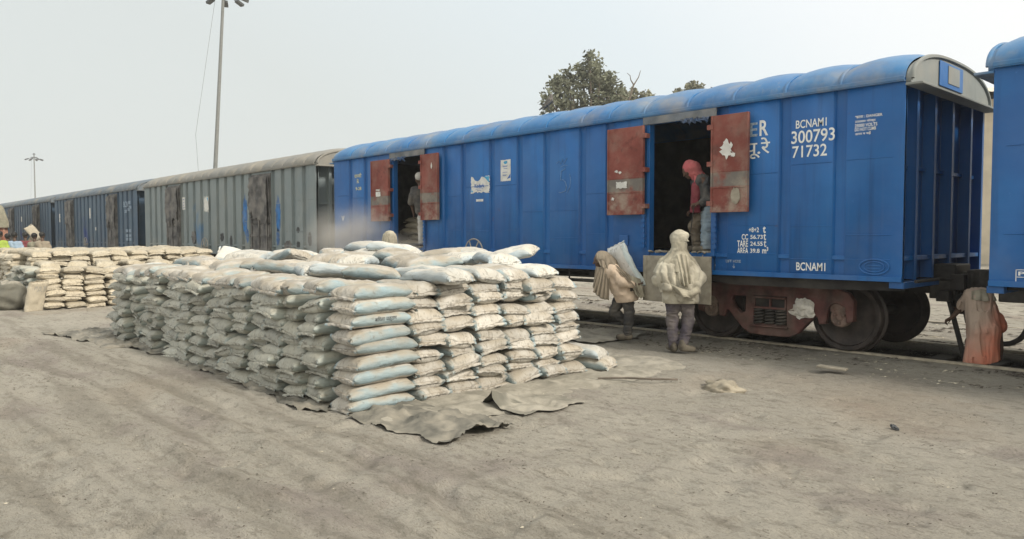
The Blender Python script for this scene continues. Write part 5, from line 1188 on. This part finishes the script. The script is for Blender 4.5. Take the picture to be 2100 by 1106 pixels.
# stooping figure between the wagons
p = person((.58, 1.08, -.12), 'stooping person in a long faded orange tunic, reaching down between the two blue wagons'); M['orange'] = None
def orange_mat():
    n = N('faded_orange_cloth'); x, y, z = n.xyz(); v = n.math('ADD', n.math('MULTIPLY', x, .9), n.math('MULTIPLY', z, -.55)); v = n.math('ADD', v, n.math('MULTIPLY', n.noise(4, 4), .25))
    c = n.mix((.50,.40,.33), (.62,.215,.14), n.ramp(v, -.40, .02)); c = n.mix(c, (.36,.29,.22), n.math('MULTIPLY', n.ramp(n.noise(6, 5), .4, .7), .25)); n.bump(n.noise(9, 4, .6, (1, 1, .4)), .5, .03); return n.fin(c, .9, 0, .15)
M['orange'] = orange_mat()
f = Flesh().head((-.06,.36,.80), (-.1,.75,-.75)).c((-.04,.27,.86), (.0,.18,.90), .05, .055).c((-.08,.11,.92), (.09,.11,.92), .06, .06, .05)
f.c((-.03,.10,.89), (-.04,-.02,.62), .068, .07, .05).c((.04,.10,.89), (.03,-.02,.62), .068, .07, .05).c((-.03,-.03,.58), (.03,-.03,.58), .08, .08, .05)
f.chain([(.12,.09,.91), (.25,.05,.58), (.27,.02,.24)], [.045,.038,.027]).hand((.27,.02,.235), (0,0,-1), (-1,.2,0), .3, 1, .95)
f.chain([(-.10,.11,.91), (-.13,.24,.76), (-.21,.28,.64)], [.045,.038,.028]).hand((-.212,.282,.637), (-.7,.3,-.5), (0,-.5,-1), .9, -1, .95)
f.chain([(-.06,-.05,.58), (-.08,.10,.34), (-.15,-.02,.09)], [.08,.055,.04]).c((-.15,-.02,.05), (-.19,.12,.04), .038, .034)
f.chain([(.05,-.05,.58), (.05,.10,.34), (.04,-.04,.09)], [.08,.055,.04]).c((.04,-.04,.05), (.06,.12,.04), .038, .034)
f.mesh('body', .009, M['skin'], p); eyes(p, (-.06,.36,.80), (-.1,.75,-.75))
tn = Flesh().c((-.07,.11,.92), (.08,.11,.92), .085, .085, .06)
for a, b_ in ((-.05, -.11), (.05, .06)): tn.c((a,.09,.90), (a*1.1,-.05,.52), .115, .125, .06).c((a*1.1,-.04,.52), (b_*.85,-.05,.02), .115, .13, .05)
tn.chain([(.12,.09,.91), (.25,.05,.55)], [.062,.08], .025).chain([(-.10,.11,.91), (-.13,.23,.79)], [.065,.06])
tn.mesh('tunic', .009, M['orange'], p, fold=(.022, (13,13,1.6), 5), cut=[((.20,0,-1), -.10)])
Flesh().c((-.06,.34,.84), (-.06,.35,.83), .106, .104, .02).mesh('hair', .010, M['hair'], p, fold=(.006, (30,30,30), 2))
drape('collar_cloth', [(-.14,.0,1.00), (-.02,-.03,1.03), (.13,.02,.99)], [(-.16,-.03,.90), (-.02,-.09,.88), (.17,-.02,.88)], M['khaki'], p, 3, .014, 4, n=24, m=10)
for q in (-.16, .04): Flesh().c((q,-.04,.05), (q-.02,.13,.045), .05, .044, .02).mesh('shoe', .009, M['shoe'], p, cut=[((0,0,-1), -.001)])
# small crowd at the left end, by the truck
M['neon'] = cloth('lime_vest', (.34,.46,.08), .1); M['sky_shirt'] = cloth('pale_blue_checked_shirt', (.30,.42,.58), .2); M['black_cloth'] = cloth('black_cloth', (.03,.03,.035), .25); M['olive'] = cloth('grey_olive_shirt', (.20,.20,.15), .4)
def crowd():
    r0 = A3([3.523, -9.802]); fw2 = A3([-math.sin(YAW), math.cos(YAW)]); rt2 = A3([math.cos(YAW), math.sin(YAW)])
    def at(px, dep): u = (px-1050)/1557.4; q = r0 + dep*(fw2 + rt2*u); return (q[0], q[1], GZ)
    for (px, dep, lab, sh, tr, H, hd) in ((1, 29, 'person in a lime-yellow top at the left edge of the picture', 'neon', 'black_cloth', 1.02, None), (17, 31, 'person in black between the lime top and the pale blue shirt', 'black_cloth', 'darkgrey', .97, None),
          (31, 29.5, 'person in a pale blue checked shirt seen from behind, near the truck', 'sky_shirt', 'darkgrey', 1.0, None), (53, 31.5, 'person in a dark red shirt beside the pale blue shirt', 'maroon', 'black_cloth', 1.0, None),
          (72, 30.5, 'person in a grey-olive shirt, dark-haired, under the one carrying a load', 'olive', 'darkgrey', .98, None), (88, 30, 'person in a brown wrap at the right end of the small crowd', 'scarf', 'brown', 1.0, 'hair')):
        standing(at(px, dep), lab, M[sh], M[tr], M['hair'], 'small crowd by the truck', hooded=False, res=.02, H=H*1.1, rz=YAW+.1*(px % 3))
    p = standing(at(73, 36), 'dusty person carrying a bundle on the head behind the small crowd', M['khaki'], M['brown'], M['scarf'], 'small crowd by the truck', res=.022, H=1.16)
    s = sack(SPIL[0], 'sack_tan', at(70, 35.8), (1.0, .9, 1.0), 'tan sack on the shoulder of the dusty person behind the crowd', None); s.location.z = GZ+1.16*1.60
crowd()
# ------------------------------------------------------------------ truck, bird, litter, stones
def truck():
    t = empty('cargo_truck', (-44.3, -3.1, GZ), 0, 'orange-red cargo truck with a bulging tarpaulin load at the left edge', 'truck')
    red = plain('truck_orange_red', (.26,.095,.06), .7, .3, 3, .3, 30, .3, dust=.4)
    b = MB(); b.box(-6.0, 0, -1.25, 1.25, 1.0, 1.12)
    for y in (-1.25, 1.19): b.box(-6.0, 0, y, y+.06, 1.121, 2.45)
    b.box(-.06, .0, -1.19, 1.19, 1.121, 2.45); b.build('cargo_body', red, t, bevel=.01)
    b = MB()
    for y in (-1.1, -.37, .37, 1.1): b.box(.001, .05, y-.05, y+.05, 1.0, 2.5)
    for z in (1.45, 1.85, 2.25): b.box(.001, .035, -1.25, 1.25, z-.03, z+.03)
    for x in (-5.9, -4.5, -3, -1.5, -.1): b.box(x-.05, x+.05, 1.251, 1.30, 1.0, 2.5); b.box(x-.05, x+.05, -1.30, -1.251, 1.0, 2.5)
    b.build('body_rib', red, t)
    P = []; n, m = 40, 26                                # tarpaulin over the load
    for i in range(n+1):
        row = []
        for j in range(m+1):
            a = math.pi*j/m; r = 1+.06*fbm(i*.25, j*.3, 4); x = -6.1 + 6.25*i/n; e = min(1, min(i, n-i)/5+.55)
            row.append((x + (.16*fbm(j*.4, 2) if i in (0, n) else 0), -1.34*math.cos(a)*r, 2.15 + (1.55*max(0, math.sin(a))**.55*r)*e*(1 if True else 0)))
        P.append(row)
    b = MB(); b.grid(P); m_ = len(P[0]); b.f.append(tuple(range(m_))); b.f.append(tuple(reversed(range(n*m_, n*m_+m_)))); b.mi += [0, 0]
    b.build('load_cover', cloth('load_tarpaulin', (.20,.195,.15), .5), t, smooth=70)
    b = MB(); b.box(-8.4, -6.3, -1.15, 1.15, .9, 2.6); b.box(-8.5, -8.41, -1.0, 1.0, .6, 1.2); b.build('cab', plain('truck_cab_paint', (.30,.16,.05), .5, .2, 3, .1, 30), t, bevel=.08, seg=2)
    MB().box(-8.43, -8.402, -.95, .95, 1.75, 2.4).build('windscreen', M['lamp_dark'], t)
    MB().box(-8.3, .0, -.45, .45, .72, .98).build('chassis', M['dark_under'], t)
    for x in (-7.4, -1.3, -2.5):
        for y in (-1.0, 1.0):
            w = MB(); w.lathe([(.2,-.14),(.46,-.15),(.52,-.10),(.52,.10),(.46,.15),(.2,.14)], (x, y, .53), 'Y', 24); w.build('wheel', M['rubber'], t, smooth=40)
    for y in (-.95, .95): b = MB(); b.box(.0, .05, y-.14, y+.14, .8, .95); b.build('tail_light', plain('tail_lens', (.35,.03,.02), .3, .1, 5, 0, 10), t)
truck()
def bird():
    t = empty('perched_bird', (-6.62, .62, 3.955), R(20), 'small grey bird perched on the blue wagon roof', 'bird')
    gm = plain('grey_feather', (.14,.13,.12), .8, .35, 30, .2, 60)
    Flesh().c((-.05,0,.12), (.03,0,.20), .045, .055, .03).c((.05,0,.25), (.055,0,.275), .034, .034, .03).c((.03,0,.2), (.05,0,.25), .045, .034, .02).c((-.06,0,.11), (-.19,0,.03), .03, .012, .02).mesh('body', .006, gm, t)
    b = MB(); b.tube([(.085,0,.275), (.12,0,.265)], [.010, .002], 6); b.build('beak', M['lamp_dark'], t)
    for y in (-.02, .02): b = MB(); b.tube([(0,y,.12), (.01,y,.0)], .006, 5); b.tube([(.01,y,.004), (.04,y,.002)], .005, 5); b.build('leg', M['lamp_dark'], t)
    for y in (-.045, .045): b = MB(); b.grid([[(-.12+.2*i/6, y+(.008 if y > 0 else -.008)*math.sin(math.pi*j/4), .075+.13*i/6 - .05*j/4) for j in range(5)] for i in range(7)]); b.build('wing', gm, t, smooth=60)
bird()
def rock(name, loc, size, seed, label, cat, mat, group=None, flat=.55):
    bm = bmesh.new(); bmesh.ops.create_icosphere(bm, subdivisions=4, radius=1)
    for v in bm.verts:
        d = v.co.normalized(); q = .75+.5*abs(fbm(d.x*1.2+seed, d.y*1.2, d.z*1.2)) + .10*fbm(d.x*4+seed, d.y*4, d.z*4); v.co = Vector((d.x*size[0]*q, d.y*size[1]*q, max(d.z, -.3)*size[2]*q))
    for f_ in bm.faces: f_.smooth = True
    me = bpy.data.meshes.new(name); bm.to_mesh(me); bm.free(); o = link(name, me, mat); o.location = loc; return tag(o, label, cat, group)
M['stone'] = plain('dusty_stone', (.30,.27,.215), .95, .25, 8, .7, 25, .1, dust=.5)
rock('stone', (-.98, -2.42, GZ-.03), (.26, .19, .13), 3, 'flat dusty stone lying alone on the open ground', 'stone', M['stone'])
def crumple(name, loc, size, seed, mat, label, cat, rz=0, parent=None):
    bm = bmesh.new(); bmesh.ops.create_icosphere(bm, subdivisions=3, radius=1)
    for v in bm.verts:
        d = v.co.normalized(); q = 1.25 - .75*abs(fbm(d.x*1.6+seed, d.y*1.6, d.z*1.6)) - .40*abs(fbm(d.x*4+seed, d.y*4, d.z*4)) + .25*d.x; v.co = Vector((d.x*size[0]*q, d.y*size[1]*q, d.z*size[2]*q))
    me = bpy.data.meshes.new(name); bm.to_mesh(me); bm.free(); o = link(name, me, mat, parent); o.location = loc; o.rotation_euler = (0, .5, rz); return tag(o, label, cat)
M['bag'] = plain('white_plastic_bag', (.62,.60,.55), .5, .2, 14, .3, 30, .4, dust=.3)
o = crumple('plastic_bag', (-1.45, .40, .59), (.155, .05, .12), 5, M['bag'], 'crumpled white plastic bag stuffed in the side frame by the near wheel', 'bag')
MB_ = MB(); MB_.grid([[(-.13+.22*i/8 + .03*math.sin(j), -.02*math.sin(i*1.3+j), -.05-.13*j/5) for j in range(6)] for i in range(9)]); MB_.build('bag_tail', M['bag'], o, smooth=60, recalc=False)
crumple('plastic_bag', (1.0, -2.9, GZ+.02), (.04, .025, .02), 9, M['lamp_dark'], 'small dark scrap of plastic on the ground, right of the stone', 'litter')
b = MB(); b.obox((0,0,0), (.34, .13, .025), (0, .03, 0)); o = b.build('board', M['wood'], bevel=.004); o.location = (-.56, -.62, GZ+.065); o.rotation_euler = (0, 0, .12); tag(o, 'small loose board lying by the near rail', 'board')
b = MB(); b.tube(smoothpts([(0,0,0), (.3,.06,.01), (.62,.02,.02), (.9,.12,.01)]), .012, 6); o = b.build('stick', M['bark']); o.location = (-2.2, -3.1, GZ+.03); o.rotation_euler = (0, 0, .55); tag(o, 'thin crooked stick lying near the short face of the stack', 'stick')
o = crumple('paper_scrap', (-6.9, -9.05, GZ+.02), (.10, .07, .035), 12, M['bag'], 'pale scrap of paper at the left edge of the yard', 'litter')
# grit, chaff and cement crumbs trodden into the yard, thicker beside the rails
def litter():
    rng = np.random.default_rng(9); V = []; F = []
    def chip(x, y, z, l, w, a, tilt):
        k = len(V); c, s = math.cos(a), math.sin(a); h = w*.5
        for (u, v, q) in ((-l,-w,0),(l,-w*.6,tilt),(l*.8,w,tilt),(-l*.7,w*.8,0),(0,0,h+tilt*.5)): V.append((x+u*c-v*s, y+u*s+v*c, z+q))
        F.extend([(k,k+1,k+4),(k+1,k+2,k+4),(k+2,k+3,k+4),(k+3,k,k+4)])
    def put(n, xs, ys, lr, dark, clump=None):
        if clump:
            cx = rng.uniform(*xs, clump); cy = rng.uniform(*ys, clump); i = rng.integers(0, clump, n); X = cx[i]+rng.normal(0, .16, n); Y = cy[i]+rng.normal(0, .07, n)
        else: X = rng.uniform(*xs, n); Y = rng.uniform(*ys, n)
        Z = ground_h(X, Y)
        for k in range(n): l = rng.uniform(*lr)*rng.random()**.6; chip(X[k], Y[k], Z[k]+.001, l, l*rng.uniform(.15, .7), rng.normal(.1, .9), rng.uniform(0, l*.5))
    return V, F, put
for nm, c, jobs in (('ground_grit', (.115,.10,.085), ((4200, (-6,4.4), (-9.4,-.4), (.002,.010), 0, None), (4200, (-6,4.4), (-9.4,-1), (.003,.015), 0, 150), (2600, (-14,4.5), (-.25,.62), (.006,.05), 0, 90), (2600, (-16,5), (2.45,5.2), (.01,.08), 0, 120), (1500, (-12,-6), (-9,-6.8), (.006,.022), 0, None))),
                    ('pale_grit', (.46,.42,.34), ((2600, (-6,4.4), (-9.4,-.4), (.003,.016), 0, None), (1200, (-14,4.5), (-.5,.6), (.006,.04), 0, 60), (900, (-16,5), (2.45,5.4), (.01,.07), 0, 60)))):
    V, F, put = litter()
    for j in jobs: put(*j)
    me = bpy.data.meshes.new(nm); me.from_pydata(V, [], F); me.update()
    tag(link(nm, me, plain(nm + '_mat', c, .95, .4, 40, .1, 40, .1)), 'loose grit and chaff trodden over the yard' if nm == 'ground_grit' else 'pale crumbs of cement strewn over the yard', 'grit', None, 'stuff')
# sleepers under the train
b = None
sm = plain('dark_sleeper', (.022,.02,.018), .9, .3, 5, .4, 30, .2, dust=.05)
sl = MB(); sl.box(-.12, .12, .30, 2.85, -.34, -.142); s0 = sl.build('sleeper', sm, bevel=.01)
for k in range(22):
    o = s0 if k == 0 else s0.copy()
    if k: COL.objects.link(o)
    o.location = (3.1 - .65*k, 0, 0)
    tag(o, 'dark sleeper crossing under the rails of the train', 'sleeper', 'sleepers under the train')

# ------------------------------------------------------------------ cement dust drifting at the far doorway, and the thick air over the yard
def puff(name, c, size, dens, label, seed):
    bm = bmesh.new(); bmesh.ops.create_icosphere(bm, subdivisions=3, radius=1); me = bpy.data.meshes.new(name); bm.to_mesh(me); bm.free()
    m = bpy.data.materials.new(name + '_volume'); m.use_nodes = True; t = m.node_tree; t.nodes.clear()
    o_ = t.nodes.new('ShaderNodeOutputMaterial'); v = t.nodes.new('ShaderNodeVolumePrincipled'); v.inputs['Color'].default_value = (.80,.77,.72,1); t.links.new(v.outputs[0], o_.inputs['Volume'])
    tc = t.nodes.new('ShaderNodeTexCoord'); ln = t.nodes.new('ShaderNodeVectorMath'); ln.operation = 'LENGTH'; t.links.new(tc.outputs['Object'], ln.inputs[0])
    mr = t.nodes.new('ShaderNodeMapRange'); mr.interpolation_type = 'SMOOTHSTEP'; mr.inputs['From Min'].default_value = .98; mr.inputs['From Max'].default_value = .15; t.links.new(ln.outputs['Value'], mr.inputs['Value'])
    nz = t.nodes.new('ShaderNodeTexNoise'); nz.inputs['Scale'].default_value = 1.6; nz.inputs['Detail'].default_value = 3; mp = t.nodes.new('ShaderNodeMapping'); mp.inputs['Location'].default_value = (seed, 0, 0); t.links.new(tc.outputs['Object'], mp.inputs[0]); t.links.new(mp.outputs[0], nz.inputs['Vector'])
    m2 = t.nodes.new('ShaderNodeMapRange'); m2.inputs['From Min'].default_value = .38; m2.inputs['From Max'].default_value = .68; t.links.new(nz.outputs[0], m2.inputs['Value'])
    a = t.nodes.new('ShaderNodeMath'); a.operation = 'MULTIPLY'; t.links.new(mr.outputs[0], a.inputs[0]); t.links.new(m2.outputs[0], a.inputs[1])
    b = t.nodes.new('ShaderNodeMath'); b.operation = 'MULTIPLY'; t.links.new(a.outputs[0], b.inputs[0]); b.inputs[1].default_value = dens; t.links.new(b.outputs[0], v.inputs['Density'])
    o = link(name, me, m); o.location = c; o.scale = size; tag(o, label, 'dust', None, 'stuff')
puff('dust_cloud', (-11.7, -.75, 1.35), (2.2, .62, 1.3), 1.9, 'pale cement dust drifting beside the far doorway', 1.0)
puff('dust_cloud', (-9.7, -.75, .95), (1.7, .6, .8), 2.0, 'thin dust hanging below the far doorway', 4.0)

def haze():
    b = MB(); b.box(-1750, 1750, -1750, 1750, -3, 24); o = b.build('haze', None)
    m = bpy.data.materials.new('haze_air'); m.use_nodes = True; t = m.node_tree; t.nodes.clear(); o_ = t.nodes.new('ShaderNodeOutputMaterial'); v = t.nodes.new('ShaderNodeVolumePrincipled')
    v.inputs['Color'].default_value = (.90,.92,.93,1); v.inputs['Density'].default_value = .0009; v.inputs['Anisotropy'].default_value = .2; t.links.new(v.outputs[0], o_.inputs['Volume']); o.data.materials.append(m); tag(o, None, None, None, 'stuff')
haze()
